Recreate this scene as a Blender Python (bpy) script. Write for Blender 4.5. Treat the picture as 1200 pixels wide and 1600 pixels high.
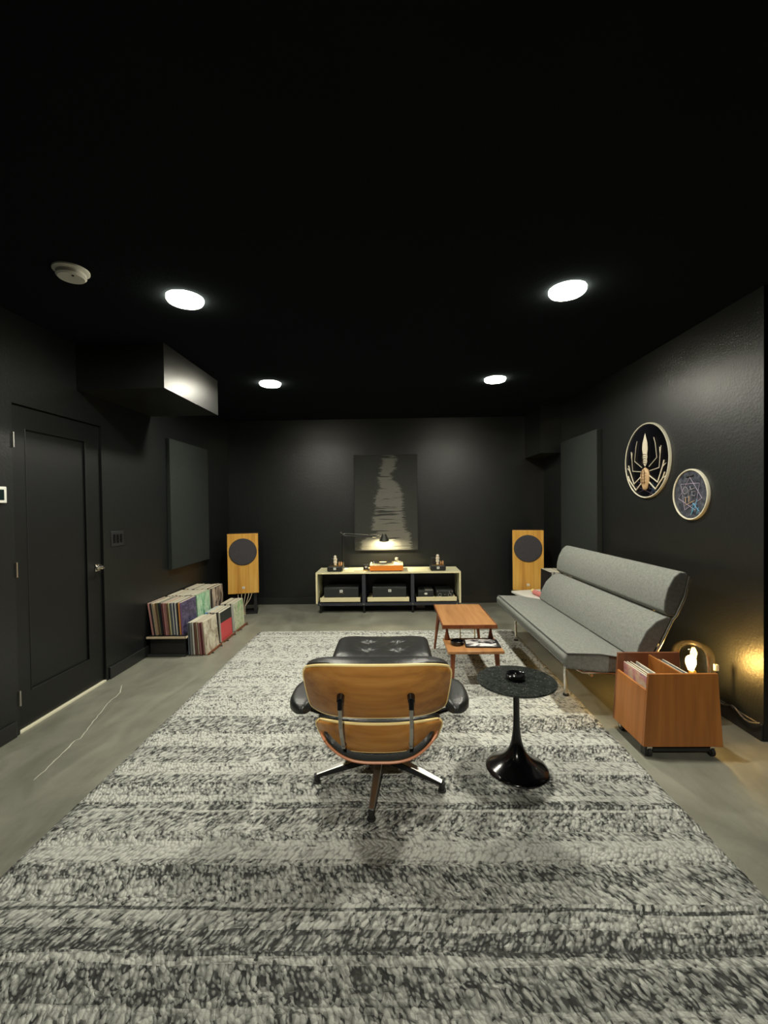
import bpy, bmesh, math, random
from mathutils import Vector, Matrix, noise
R = random.Random(7)
PI = math.pi
for o in list(bpy.data.objects): bpy.data.objects.remove(o)
S = bpy.context.scene
COL = S.collection

# ------------------------------------------------------------ camera, world, exposure
cam_d = bpy.data.cameras.new('camera'); cam = bpy.data.objects.new('camera', cam_d); COL.objects.link(cam)
RT = Vector((0.99970502, 0.02038825, -0.01319797)); UP = Vector((0.0128714, 0.01606651, 0.99978807)); FW = Vector((-0.02059597, 0.99966304, -0.01579934))
cam.matrix_world = Matrix(((RT.x, UP.x, -FW.x, 0), (RT.y, UP.y, -FW.y, 0), (RT.z, UP.z, -FW.z, 1.42), (0, 0, 0, 1)))
cam_d.sensor_fit = 'HORIZONTAL'; cam_d.sensor_width = 36; cam_d.lens = 36*673.02/1200
cam_d.clip_start = 0.05; cam_d.clip_end = 60
S.camera = cam
w = bpy.data.worlds.new('world'); S.world = w; w.use_nodes = True
w.node_tree.nodes['Background'].inputs[0].default_value = (0.5, 0.55, 0.5, 1)
w.node_tree.nodes['Background'].inputs[1].default_value = 0.004
S.view_settings.view_transform = 'Standard'; S.view_settings.look = 'None'
S.view_settings.exposure = 0.0; S.view_settings.gamma = 1; S.view_settings.use_curve_mapping = False

LAMP_COL = (1.0, 0.965, 0.83)
DOWNLIGHT = 700.0          # emission of each ceiling diffuser
SPOT_W = 400.0              # added unseen spots behind the camera
DESK_BULB = 1800.0
DOME_BULB = 270.0

XL, XR, YB, HC, YF = -2.378, 2.162, 6.206, 2.663, -1.5

# ------------------------------------------------------------ materials
def mat(name, col, rough=0.5, metal=0.0, spec=0.5, coat=0.0, emit=None, emit_s=0.0):
    m = bpy.data.materials.new(name); m.use_nodes = True
    b = m.node_tree.nodes['Principled BSDF']
    b.inputs['Base Color'].default_value = (*col, 1)
    b.inputs['Roughness'].default_value = rough; b.inputs['Metallic'].default_value = metal
    b.inputs['Specular IOR Level'].default_value = spec
    if coat: b.inputs['Coat Weight'].default_value = coat; b.inputs['Coat Roughness'].default_value = 0.08
    if emit: b.inputs['Emission Color'].default_value = (*emit, 1); b.inputs['Emission Strength'].default_value = emit_s
    return m
class NT:
    def __init__(s, m): s.m = m; s.t = m.node_tree; s.b = s.t.nodes['Principled BSDF']
    def n(s, typ, ins=None, **kw):
        nd = s.t.nodes.new(typ)
        for k, v in kw.items(): setattr(nd, k, v)
        for k, v in (ins or {}).items():
            if isinstance(v, bpy.types.NodeSocket): s.t.links.new(v, nd.inputs[k])
            else: nd.inputs[k].default_value = v
        return nd
    def obj(s): return s.n('ShaderNodeTexCoord').outputs['Object']
    def mapv(s, v, scale=(1, 1, 1), loc=(0, 0, 0), rot=(0, 0, 0)):
        return s.n('ShaderNodeMapping', {'Vector': v, 'Scale': scale, 'Location': loc, 'Rotation': rot}).outputs[0]
    def noise(s, v, scale=5, detail=4, rough=.5, dist=0):
        return s.n('ShaderNodeTexNoise', {'Vector': v, 'Scale': scale, 'Detail': detail, 'Roughness': rough, 'Distortion': dist}).outputs['Fac']
    def ramp(s, f, stops, interp='LINEAR'):
        r = s.n('ShaderNodeValToRGB', {'Fac': f}); cr = r.color_ramp; cr.interpolation = interp
        while len(cr.elements) > 1: cr.elements.remove(cr.elements[-1])
        cr.elements[0].position = stops[0][0]; cr.elements[0].color = (*stops[0][1], 1)
        for p, c in stops[1:]:
            e = cr.elements.new(p); e.color = (*c, 1)
        return r.outputs['Color']
    def math(s, op, a, b=0.0, c=0.0):
        return s.n('ShaderNodeMath', {0: a, 1: b, 2: c}, operation=op).outputs[0]
    def mix(s, f, a, b, mode='MIX'):
        nd = s.n('ShaderNodeMix', {'Factor': f}, data_type='RGBA', blend_type=mode)
        for i, v in ((6, a), (7, b)):
            if isinstance(v, bpy.types.NodeSocket): s.t.links.new(v, nd.inputs[i])
            else: nd.inputs[i].default_value = (*v, 1) if len(v) == 3 else v
        return nd.outputs[2]
    def color(s, v): s.t.links.new(v, s.b.inputs['Base Color'])
    def rough(s, v): s.t.links.new(v, s.b.inputs['Roughness'])
    def bump(s, h, strength=.3, dist=.002):
        nd = s.n('ShaderNodeBump', {'Height': h, 'Strength': strength, 'Distance': dist})
        s.t.links.new(nd.outputs[0], s.b.inputs['Normal'])

def g3(v): return (v, v, v)
def paint(name, col, rough=.5, spec=.4, bs=.35):
    m = mat(name, col, rough, spec=spec); t = NT(m); o = t.obj()
    n1 = t.noise(o, 70, 3); t.bump(n1, bs, .004)
    n2 = t.noise(o, 2.5, 4)
    t.color(t.mix(t.math('MULTIPLY', n2, .35), col, tuple(c*.7 for c in col)))
    return m
M_WALL = paint('black wall paint', (.0068, .0082, .0082), .40, .62)
M_CEIL = paint('black ceiling paint', (.011, .0135, .0155), .8, .0)
M_SOFF = paint('black satin soffit paint', (.0048, .0052, .0050), .40, .45, .12)
M_DOOR = mat('black door enamel', (.005, .006, .006), .42, spec=.5)
M_TRIM = mat('black trim enamel', (.016, .017, .017), .30)
M_BLACK = mat('black', (.012, .012, .013), .45)
M_GLOSSBLACK = mat('gloss black', (.005, .005, .006), .16, spec=.6)
M_BLKMETAL = mat('black metal', (.02, .02, .022), .35, .4)
M_RUBBER = mat('black rubber', (.012, .012, .012), .6)
M_CHROME = mat('chrome', (.72, .70, .66), .16, 1.0)
M_ALU = mat('brushed aluminium', (.62, .61, .57), .34, 1.0)
M_WHITE = mat('white plastic', (.72, .72, .66), .45)
M_WHITELAM = mat('white laminate', (.70, .70, .66), .4)
M_BRASS = mat('brass', (.65, .45, .18), .3, 1.0)

def concrete():
    m = mat('polished concrete', (.3, .3, .26), .4, spec=.5); t = NT(m); o = t.obj()
    a = t.noise(o, 1.3, 7, .6, .6); b = t.noise(t.mapv(o, (1, .35, 1)), 5, 6, .65, 1.2); c = t.noise(o, 90, 3)
    f = t.math('ADD', t.math('MULTIPLY', a, .6), t.math('MULTIPLY', b, .4))
    col = t.ramp(f, [(.32, (.105, .104, .082)), (.48, (.19, .19, .152)), (.62, (.27, .268, .215)), (.72, (.35, .345, .285))])
    t.color(t.mix(t.math('MULTIPLY', c, .25), col, (.10, .10, .08)))
    t.rough(t.math('ADD', t.math('MULTIPLY', b, .35), .18)); t.bump(c, .08, .001)
    return m
M_CONC = concrete()

def rug_mat():
    m = mat('hand woven grey wool', (.5, .5, .45), .95, spec=.1); t = NT(m); o = t.obj()
    sep = t.n('ShaderNodeSeparateXYZ', {0: o}); x, y = sep.outputs[0], sep.outputs[1]
    # wobble of the woven rows
    wob = t.math('MULTIPLY', t.math('SUBTRACT', t.noise(t.mapv(o, (1.2, 5, 1)), 2, 3), .5), .05)
    yy = t.math('ADD', y, wob)
    f = t.math('DIVIDE', t.math('SUBTRACT', yy, .8), 4.05)
    B = [(.8, .3), (1.0, .75), (1.1, .45), (1.17, .76), (1.283, .36), (1.309, .95), (1.345, .75), (1.375, .92), (1.40, .48), (1.437, .30), (1.452, .95), (1.466, .42), (1.52, .50),
         (1.58, .72), (1.648, .40), (1.68, .12), (1.77, .46), (1.86, .55), (1.95, .20), (1.965, .72), (2.01, .15), (2.05, .48), (2.13, .60), (2.22, .22), (2.33, .55), (2.40, .66),
         (2.48, .25), (2.62, .62), (2.85, .18), (2.94, .52), (3.24, .25), (3.4, .55)]
    B = B[:31]
    stops = [((b[0]-.8)/4.05, g3(b[1])) for b in B]
    dens = t.ramp(f, stops, 'CONSTANT')
    # far half: repeating random bands
    far = t.noise(t.n('ShaderNodeCombineXYZ', {1: t.math('MULTIPLY', yy, 9.0)}).outputs[0], 1, 2, .8)
    far = t.math('MULTIPLY', t.math('SUBTRACT', far, .32), 1.5)
    isfar = t.math('GREATER_THAN', y, 2.95)
    dens = t.mix(isfar, dens, far)
    # stitches: slanted yarn cells laid in rows
    band = t.noise(t.n('ShaderNodeCombineXYZ', {1: t.math('MULTIPLY', y, 6.0)}).outputs[0], 1, 0)
    sk = t.math('MULTIPLY', t.math('SIGN', t.math('SUBTRACT', band, .5)), .38)
    jit = t.math('MULTIPLY', t.math('SUBTRACT', t.noise(o, 22, 2), .5), .022)
    cx = t.math('MULTIPLY', t.math('ADD', t.math('ADD', x, t.math('MULTIPLY', y, sk)), jit), 62.0)
    cy_ = t.math('MULTIPLY', t.math('ADD', yy, jit), 44.0)
    cv = t.n('ShaderNodeCombineXYZ', {0: cx, 1: cy_}).outputs[0]
    vo = t.n('ShaderNodeTexVoronoi', {'Vector': cv, 'Scale': 1.0, 'Randomness': .75}, voronoi_dimensions='2D')
    vo2 = t.n('ShaderNodeTexVoronoi', {'Vector': t.mapv(cv, (1.5, 1.3, 1), (5.3, 2.2, 0)), 'Scale': 1.0, 'Randomness': 1.0}, voronoi_dimensions='2D')
    rnd = t.n('ShaderNodeSeparateColor', {0: vo.outputs['Color']}).outputs[0]
    rnd2 = t.n('ShaderNodeSeparateColor', {0: vo2.outputs['Color']}).outputs[1]
    clus = t.noise(t.mapv(o, (1, 2.2, 1)), 9, 3, .6)
    crev = t.n('ShaderNodeMapRange', {0: vo.outputs['Distance'], 1: .10, 2: .38, 3: .5, 4: 1}).outputs[0]
    d2 = t.math('ADD', dens, t.math('MULTIPLY', t.math('SUBTRACT', clus, .5), .9))
    dk = t.n('ShaderNodeMapRange', {0: t.math('SUBTRACT', d2, rnd), 1: -.08, 2: .22, 3: 0, 4: 1}).outputs[0]
    dk2 = t.n('ShaderNodeMapRange', {0: t.math('SUBTRACT', d2, rnd2), 1: -.02, 2: .2, 3: 0, 4: 1}).outputs[0]
    dark = t.math('MULTIPLY', t.math('ADD', t.math('MULTIPLY', dk, .55), t.math('MULTIPLY', dk2, .5)), crev)
    gap = t.n('ShaderNodeMapRange', {0: vo.outputs['Distance'], 1: .38, 2: .75, 3: 0, 4: 1}).outputs[0]
    fib = t.noise(t.mapv(o, (1, 1, 1)), 420, 2)
    light = t.mix(fib, (.44, .45, .41), (.64, .65, .60))
    darkc = t.mix(rnd2, (.030, .032, .033), (.11, .115, .112))
    c = t.mix(t.math('MINIMUM', dark, 1.0), light, darkc)
    c = t.mix(t.math('MULTIPLY', gap, .55), c, (.07, .07, .062))
    t.color(c)
    hgt = t.math('ADD', t.math('SUBTRACT', 1.0, vo.outputs['Distance']), t.math('MULTIPLY', fib, .3))
    t.bump(hgt, .8, .010)
    return m
M_RUG = rug_mat()

def wood(name, c1, c2, c3, axis=0, scale=1.0, rough=.38, coat=.15):
    m = mat(name, c2, rough, spec=.4, coat=coat); t = NT(m); o = t.obj()
    sc = [26*scale, 26*scale, 26*scale]; sc[axis] = 1.6*scale
    f = t.noise(t.mapv(o, tuple(sc)), 1, 5, .6, .4)
    sc2 = [5*scale]*3; sc2[axis] = .5*scale
    g = t.noise(t.mapv(o, tuple(sc2)), 1, 3, .5, 1.4)
    r = t.math('ADD', t.math('MULTIPLY', f, .5), t.math('MULTIPLY', g, .5))
    t.color(t.ramp(r, [(.33, c1), (.5, c2), (.66, c3)]))
    return m
M_WALNUT = wood('orange oak veneer', (.20, .075, .014), (.36, .155, .032), (.47, .23, .055), 0)
M_PLYEDGE = mat('pale plywood edge', (.72, .55, .24), .5)
M_SPKWOOD = wood('honey speaker veneer', (.42, .19, .035), (.62, .32, .06), (.70, .42, .10), 2, .8)
M_TEAK = wood('teak table top', (.25, .105, .035), (.37, .175, .062), (.46, .24, .095), 1, 1.1)
M_LEGWOOD = wood('red brown leg wood', (.10, .025, .008), (.20, .055, .016), (.28, .09, .03), 2, 1.5)
M_CRATE = wood('brown crate plywood', (.20, .065, .013), (.34, .120, .024), (.45, .17, .038), 2, .7, .45)
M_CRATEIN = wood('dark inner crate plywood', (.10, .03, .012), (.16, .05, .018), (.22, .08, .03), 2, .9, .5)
M_CRED = mat('pale birch laminate', (.72, .69, .46), .4)
M_CREDFR = mat('birch edge', (.78, .70, .42), .45)
M_CREDIN = mat('dark blue grey interior', (.028, .030, .040), .5)
M_ORANGE = mat('orange lacquered plinth', (.85, .25, .03), .3, coat=.4)

def leather():
    m = mat('black leather', (.013, .014, .014), .30, spec=.6); t = NT(m); o = t.obj()
    v = t.n('ShaderNodeTexVoronoi', {'Vector': o, 'Scale': 260.0}).outputs['Distance']
    n = t.noise(t.mapv(o, (30, 8, 8)), 1, 4)
    t.bump(t.math('ADD', t.math('MULTIPLY', v, .35), n), .35, .004); return m
M_LEATHER = leather()
M_LEATHER.node_tree.nodes['Principled BSDF'].inputs['Roughness'].default_value = .36
def fabric(name, c1, c2, sc=330):
    m = mat(name, c1, .95, spec=.15); t = NT(m); o = t.obj()
    n = t.noise(o, sc, 3, .7); b = t.noise(o, 60, 3)
    t.color(t.mix(t.math('MULTIPLY', t.math('SUBTRACT', t.math('ADD', t.math('MULTIPLY', n, .7), t.math('MULTIPLY', b, .3)), .32), 2.6), c1, c2))
    t.bump(n, .5, .002); return m
M_SOFA = fabric('grey tweed', (.105, .11, .10), (.30, .307, .282))
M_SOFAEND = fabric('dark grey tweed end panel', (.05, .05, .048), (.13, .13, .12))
M_GRILLE = fabric('dark grey grille cloth', (.035, .033, .038), (.075, .07, .075), 500)
M_PANEL = fabric('black acoustic cloth', (.014, .017, .016), (.030, .034, .031), 200)
def granite():
    m = mat('black granite', (.02, .02, .02), .10, spec=.4); t = NT(m); o = t.obj()
    v = t.n('ShaderNodeTexVoronoi', {'Vector': o, 'Scale': 210.0}); r = t.n('ShaderNodeSeparateColor', {0: v.outputs['Color']}).outputs[0]
    n = t.noise(o, 30, 3)
    t.color(t.ramp(t.math('MULTIPLY', r, t.math('ADD', n, .35)), [(.3, (.012, .014, .013)), (.6, (.035, .04, .036)), (.85, (.05, .054, .048)), (.97, (.10, .10, .09))])); return m
M_GRANITE = granite()
def thin_glass(name, tint=(1, 1, 1), refl=1.0):
    m = bpy.data.materials.new(name); m.use_nodes = True; t = m.node_tree; t.nodes.clear()
    o = t.nodes.new('ShaderNodeOutputMaterial'); mx = t.nodes.new('ShaderNodeMixShader'); tr = t.nodes.new('ShaderNodeBsdfTransparent'); gl = t.nodes.new('ShaderNodeBsdfGlossy')
    lw = t.nodes.new('ShaderNodeLayerWeight'); lw.inputs[0].default_value = .35; mt = t.nodes.new('ShaderNodeMath'); mt.operation = 'MULTIPLY'; mt.inputs[1].default_value = refl
    tr.inputs[0].default_value = (*tint, 1); gl.inputs['Roughness'].default_value = .03; gl.inputs[0].default_value = (1, .95, .85, 1)
    t.links.new(lw.outputs['Fresnel'], mt.inputs[0]); t.links.new(mt.outputs[0], mx.inputs[0]); t.links.new(tr.outputs[0], mx.inputs[1]); t.links.new(gl.outputs[0], mx.inputs[2]); t.links.new(mx.outputs[0], o.inputs[0])
    return m
M_GLASS = thin_glass('thin amber glass', (1.0, .97, .86), .6)
M_CLEAR = thin_glass('thin clear glass', (.97, .97, .97), .8)
def emis(name, col, s): return mat(name, (.8, .8, .8), .5, emit=col, emit_s=s)
M_DIFF = emis('downlight diffuser', LAMP_COL, DOWNLIGHT)
M_RING = emis('glowing frosted ring', (1, .95, .74), 60.0)
M_DESK = emis('desk lamp bulb', (1, .86, .52), DESK_BULB)
M_BULB = emis('warm filament bulb', (1, .60, .17), DOME_BULB)

# ------------------------------------------------------------ mesh helpers
class MB:
    def __init__(s): s.bm = bmesh.new()
    def box(s, x0, x1, y0, y1, z0, z1, M=None):
        vs = [s.bm.verts.new((x, y, z)) for x in (x0, x1) for y in (y0, y1) for z in (z0, z1)]
        if M is not None:
            for v in vs: v.co = M @ v.co
        for f in ((0, 1, 3, 2), (4, 6, 7, 5), (0, 4, 5, 1), (2, 3, 7, 6), (0, 2, 6, 4), (1, 5, 7, 3)): s.bm.faces.new([vs[i] for i in f])
        return s
    def hexa(s, pts):   # 8 pts: bottom 4 ccw, top 4 ccw
        vs = [s.bm.verts.new(p) for p in pts]
        for f in ((3, 2, 1, 0), (4, 5, 6, 7), (0, 1, 5, 4), (1, 2, 6, 5), (2, 3, 7, 6), (3, 0, 4, 7)): s.bm.faces.new([vs[i] for i in f])
        return s
    def tube(s, pts, r, seg=10, caps=True):
        pts = [Vector(p) for p in pts]; n = len(pts); rs = r if isinstance(r, (list, tuple)) else [r]*n
        rings = []; prev = None
        for i, p in enumerate(pts):
            t = (pts[min(i+1, n-1)]-pts[max(i-1, 0)]).normalized()
            if prev is None: a = t.orthogonal().normalized()
            else: a = (prev - t*prev.dot(t)).normalized()
            prev = a; b = t.cross(a)
            rings.append([s.bm.verts.new(p+(a*math.cos(2*PI*k/seg)+b*math.sin(2*PI*k/seg))*rs[i]) for k in range(seg)])
        for i in range(n-1):
            for k in range(seg): s.bm.faces.new((rings[i][k], rings[i][(k+1) % seg], rings[i+1][(k+1) % seg], rings[i+1][k]))
        if caps: s.bm.faces.new(rings[0][::-1]); s.bm.faces.new(rings[-1])
        return s
    def lathe(s, prof, c=(0, 0, 0), seg=40, M=None, cap=True):
        c = Vector(c); rings = []
        for r, z in prof:
            if r < 1e-6: rings.append([s.bm.verts.new((0, 0, z))])
            else: rings.append([s.bm.verts.new((r*math.cos(2*PI*k/seg), r*math.sin(2*PI*k/seg), z)) for k in range(seg)])
        for a, b in zip(rings, rings[1:]):
            for k in range(seg):
                k2 = (k+1) % seg
                if len(a) == 1 and len(b) == 1: continue
                if len(a) == 1: s.bm.faces.new((a[0], b[k2], b[k]))
                elif len(b) == 1: s.bm.faces.new((a[k], a[k2], b[0]))
                else: s.bm.faces.new((a[k], a[k2], b[k2], b[k]))
        if cap:
            if len(rings[0]) > 1: s.bm.faces.new(rings[0][::-1])
            if len(rings[-1]) > 1: s.bm.faces.new(rings[-1])
        for rg in rings:
            for v in rg: v.co = (M @ v.co if M is not None else v.co) + c
        return s
    def slab(s, fa, fb, nu=24, nv=14):   # closed body between two grids (u,v in -1..1 / 0..1)
        A = [[s.bm.verts.new(fa(-1+2*i/nu, j/nv)) for j in range(nv+1)] for i in range(nu+1)]
        B = [[s.bm.verts.new(fb(-1+2*i/nu, j/nv)) for j in range(nv+1)] for i in range(nu+1)]
        for i in range(nu):
            for j in range(nv):
                s.bm.faces.new((A[i][j], A[i+1][j], A[i+1][j+1], A[i][j+1])); s.bm.faces.new((B[i][j], B[i][j+1], B[i+1][j+1], B[i+1][j]))
        for i in range(nu):
            s.bm.faces.new((A[i][0], B[i][0], B[i+1][0], A[i+1][0])); s.bm.faces.new((A[i][nv], A[i+1][nv], B[i+1][nv], B[i][nv]))
        for j in range(nv):
            s.bm.faces.new((A[0][j], A[0][j+1], B[0][j+1], B[0][j])); s.bm.faces.new((A[nu][j], B[nu][j], B[nu][j+1], A[nu][j+1]))
        return s
    def extr(s, poly, axis, a0, a1):     # polygon extruded along an axis; poly in the other two axes (cyclic order kept)
        def P(p, a): return {0: (a, p[0], p[1]), 1: (p[0], a, p[1]), 2: (p[0], p[1], a)}[axis]
        A = [s.bm.verts.new(P(p, a0)) for p in poly]; B = [s.bm.verts.new(P(p, a1)) for p in poly]; n = len(poly)
        s.bm.faces.new(A); s.bm.faces.new(B[::-1])
        for i in range(n): s.bm.faces.new((A[i], B[i], B[(i+1) % n], A[(i+1) % n]))
        return s
    def build(s, name, m, parent=None, bevel=0, smooth=False, seg=2, M=None):
        bmesh.ops.recalc_face_normals(s.bm, faces=s.bm.faces)
        me = bpy.data.meshes.new(name); s.bm.to_mesh(me); s.bm.free()
        if M is not None: me.transform(M)
        if smooth:
            for p in me.polygons: p.use_smooth = True
        me.materials.append(m)
        o = bpy.data.objects.new(name, me); COL.objects.link(o)
        if parent is not None: o.parent = parent
        if bevel:
            b = o.modifiers.new('bevel', 'BEVEL'); b.width = bevel; b.segments = seg; b.limit_method = 'ANGLE'; b.angle_limit = math.radians(40); b.harden_normals = False
            for p in me.polygons: p.use_smooth = True
            try: me.set_sharp_from_angle(angle=math.radians(35))
            except Exception: pass
        elif smooth:
            try: me.set_sharp_from_angle(angle=math.radians(42))
            except Exception: pass
        return o
def thing(name, label, cat, loc=(0, 0, 0), rz=0, group=None):
    o = bpy.data.objects.new(name, None); COL.objects.link(o); o.empty_display_size = .05
    o.location = loc; o.rotation_euler = (0, 0, rz); o['label'] = label; o['category'] = cat
    if group: o['group'] = group
    return o
def tag(o, label, cat, group=None):
    o['label'] = label; o['category'] = cat
    if group: o['group'] = group
    return o
def struct(name, mb, m, parent=None, **k):
    o = mb.build(name, m, parent, **k)
    if parent is None: o['kind'] = 'structure'
    return o
def dup(root, loc, label, rz=None, group=None):
    r = root.copy(); COL.objects.link(r); r.location = loc; r['label'] = label
    if rz is not None: r.rotation_euler = (0, 0, rz)
    if group: r['group'] = group
    for ch in list(root.children):
        c = ch.copy(); COL.objects.link(c); c.parent = r
        for g in list(ch.children):
            d = g.copy(); COL.objects.link(d); d.parent = c
    return r

# ------------------------------------------------------------ room shell
AX = 3.1; WE = 2.556                    # alcove beyond the near end of the right wall
struct('floor', MB().box(XL-.12, AX+.1, YF-.12, YB+.12, -.1, 0), M_CONC)
struct('ceiling', MB().box(XL-.12, AX+.1, YF-.12, YB+.12, HC, HC+.1), M_CEIL)
struct('wall_back', MB().box(XL-.12, XR+.12, YB, YB+.12, 0, HC), M_WALL)
D0, D1, DH = 2.655, 3.485, 2.10
struct('wall_left', MB().box(XL-.12, XL, YF, D0, 0, HC).box(XL-.12, XL, D1, YB, 0, HC).box(XL-.12, XL, D0, D1, DH, HC), M_WALL)
struct('wall_right', MB().box(XR, XR+.12, WE, YB, 0, HC).box(XR+.12, AX, WE, WE+.1, 0, HC).box(AX, AX+.1, YF, WE+.1, 0, HC), M_WALL)
struct('wall_front', MB().box(XL-.12, AX+.1, YF-.12, YF, 0, HC), M_WALL)
struct('trim_1', MB().box(XL, -1.707, 3.22, 4.22, 2.325, HC), M_SOFF)     # bulkhead along the left ceiling
struct('trim_2', MB().box(1.894, XR, 5.55, YB, 2.06, HC), M_WALL)        # small boxed corner at the back right
def bb(name, x0, x1, y0, y1):
    struct(name, MB().box(x0, x1, y0, y1, 0, .10), M_TRIM, bevel=.004)
struct('baseboard_left', MB().box(XL, XL+.014, YF, D0-.03, 0, .10).box(XL, XL+.014, D1+.03, YB, 0, .10), M_TRIM, bevel=.004)
bb('baseboard_back', XL+.014, XR-.014, YB-.014, YB)
bb('baseboard_right', XR-.014, XR, WE, YB)
# door
d = bpy.data.objects.new('door_1', None); COL.objects.link(d); d.location = (XL-.03, D0, 0); d['kind'] = 'structure'
y0, y1 = .006, D1-D0-.006; t0 = .018
leaf = MB().box(-.04, .012, y0, .117, t0, DH-.01).box(-.04, .012, .665, y1, t0, DH-.01).box(-.04, .012, .117, .665, t0, .236).box(-.04, .012, .117, .665, 1.95, DH-.01).box(-.035, -.001, .117, .665, .236, 1.95)
leaf.build('door_panel', M_DOOR, d)
c_ = [(.010, .117, .236), (.010, .665, .236), (.010, .665, 1.95), (.010, .117, 1.95)]
pm = MB()
for a_, b_ in zip(c_, c_[1:]+c_[:1]): pm.tube([a_, b_], .0055, 8)
pm.build('panel_moulding', M_DOOR, d, smooth=True)
for z in (1.815, .995, .18):
    MB().box(.008, .034, -.003, .009, z, z+.095).tube([(.036, .003, z), (.036, .003, z+.095)], .006, 8).build('hinge', M_ALU, d)
hd = MB().box(.012, .018, .745, .80, .915, .975).lathe([(.0, .0), (.022, .0), (.022, .012), (.011, .014), (.011, .045), (.0, .045)], (.018, .772, .945), 20, Matrix.Rotation(PI/2, 4, 'Y')).box(.052, .066, .70, .785, .936, .952).build('door_handle', M_CHROME, d, bevel=.003)
MB().box(.0, .02, .80, .812, .93, .965).build('strike_plate', M_CHROME, d)
MB().box(-.09, .03, 0, D1-D0, .0, .012).box(-.05, .0, 0, D1-D0, .012, .014).build('threshold', mat('pale threshold', (.75, .72, .55), .35), d)
MB().box(-.10, -.055, 0, .002, 0, DH).box(-.09, .03, 0, .004, 0, DH).box(-.09, .03, D1-D0-.004, D1-D0, 0, DH).box(-.09, .03, 0, D1-D0, DH-.005, DH).build('door_jamb', M_DOOR, d)
MB().box(-.09, -.085, 0, D1-D0, .014, DH).build('door_stop', M_BLACK, d)
# pale crack filler in the floor
cr = [(-2.20, 3.40), (-2.12, 3.26), (-2.11, 3.17), (-2.10, 3.08), (-2.03, 2.86), (-1.99, 2.72), (-1.95, 2.60), (-1.97, 2.58), (-1.955, 2.53), (-1.935, 2.41), (-1.915, 2.30), (-1.90, 2.18)]
pts = []
for a, b in zip(cr, cr[1:]):
    for k in range(6):
        f = k/6; p = Vector((a[0]+(b[0]-a[0])*f, a[1]+(b[1]-a[1])*f, 0)); pts.append(p+Vector((noise.noise(p*23)*.008, noise.noise(p*31+Vector((5, 0, 0)))*.008, 0)))
cb = bmesh.new(); prev = None
for i, p in enumerate(pts):
    wv = .0018+.0022*abs(noise.noise(p*9)); t = (pts[min(i+1, len(pts)-1)]-pts[max(i-1, 0)]).normalized(); nrm = Vector((-t.y, t.x, 0))
    a, b = cb.verts.new(p+nrm*wv+Vector((0, 0, .0012))), cb.verts.new(p-nrm*wv+Vector((0, 0, .0012)))
    if prev: cb.faces.new((prev[0], prev[1], b, a))
    prev = (a, b)
me = bpy.data.meshes.new('crack_filler'); cb.to_mesh(me); cb.free(); me.materials.append(mat('pale crack filler', (.55, .54, .45), .6))
o = bpy.data.objects.new('crack_filler', me); COL.objects.link(o); o.parent = bpy.data.objects['floor']

# ------------------------------------------------------------ ceiling downlights
def downlight(x, y, label):
    t = thing('ceiling_downlight', label, 'ceiling light', (x, y, HC), 0, 'recessed ceiling downlights')
    MB().lathe([(.080, -.0005), (.080, -.020), (.086, -.025), (.097, -.022), (.104, -.010), (.104, 0)], seg=44, cap=False).build('trim_ring', M_RING, t, smooth=True)
    MB().lathe([(.080, -.003), (.0, -.003)], seg=28, cap=False).build('diffuser', M_DIFF, t, smooth=True)
    return t
LX = (-1.217, 1.034)
L1 = downlight(LX[0], 2.553, 'round lit ceiling light above the left of the rug, nearest the smoke alarm')
dup(L1, (LX[1], 2.553, HC), 'round lit ceiling light on the right, larger and nearer of the right-hand pair')
dup(L1, (LX[0], 4.329, HC), 'round lit ceiling light far left, smaller one beside the lit bulkhead')
dup(L1, (LX[1], 4.329, HC), 'round lit ceiling light far right, smaller of the right-hand pair')
def spotlight(x, y, target, watts, angle, label):  # added fixtures out of view, put in to light the chair back and crate
  SP = thing('added_spotlight', label, 'ceiling light', (x, y, HC), 0, 'added unseen spotlights behind the camera')
  aim = (Vector(target)-Vector((x, y, HC-.10))).normalized(); qa = aim.to_track_quat('-Z', 'Y').to_matrix().to_4x4()
  MB().lathe([(.0, 0), (.055, 0), (.055, -.012), (.0, -.014)], seg=28).build('canopy', M_BLKMETAL, SP, smooth=True)
  MB().tube([(0, 0, -.012), (0, 0, -.085)], .007, 10).lathe([(.0, .075), (.035, .075), (.048, .03), (.048, -.045), (.044, -.045), (.040, .02), (.0, .025)], (0, 0, -.10), 28, qa).build('spot_head', M_BLKMETAL, SP, smooth=True)
  ld = bpy.data.lights.new('added_spot', 'SPOT'); ld.energy = watts; ld.spot_size = math.radians(angle); ld.spot_blend = 1.0; ld.shadow_soft_size = .035; ld.color = LAMP_COL
  lo = bpy.data.objects.new('added_spot', ld); COL.objects.link(lo); lo.parent = SP; lo.matrix_local = Matrix.Translation(Vector((0, 0, -.10))+aim*.05) @ qa
spotlight(-.10, -1.0, (-.08, 1.80, .64), SPOT_W, 25, 'added unseen black ceiling spotlight behind the camera aimed at the lounge chair')
spotlight(1.0, -1.0, (1.62, 2.40, .25), SPOT_W*.55, 22, 'added unseen black ceiling spotlight behind the camera aimed at the record crate')
sm = thing('smoke_detector', 'round off-white smoke alarm on the black ceiling at far left', 'smoke alarm', (-1.655, 2.225, HC))
MB().lathe([(.0, 0), (.083, 0), (.083, -.008), (.070, -.016), (.0, -.016)], seg=40).build('base_plate', M_WHITE, sm, smooth=True)
MB().lathe([(.066, -.016), (.068, -.034), (.060, -.043), (.0, -.046)], seg=40).build('alarm_cover', M_WHITE, sm, smooth=True)
MB().lathe([(.006, -.04), (.006, -.0475), (.0, -.0475)], (.03, -.03, 0), seg=12).build('test_button', M_BLACK, sm)

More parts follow.
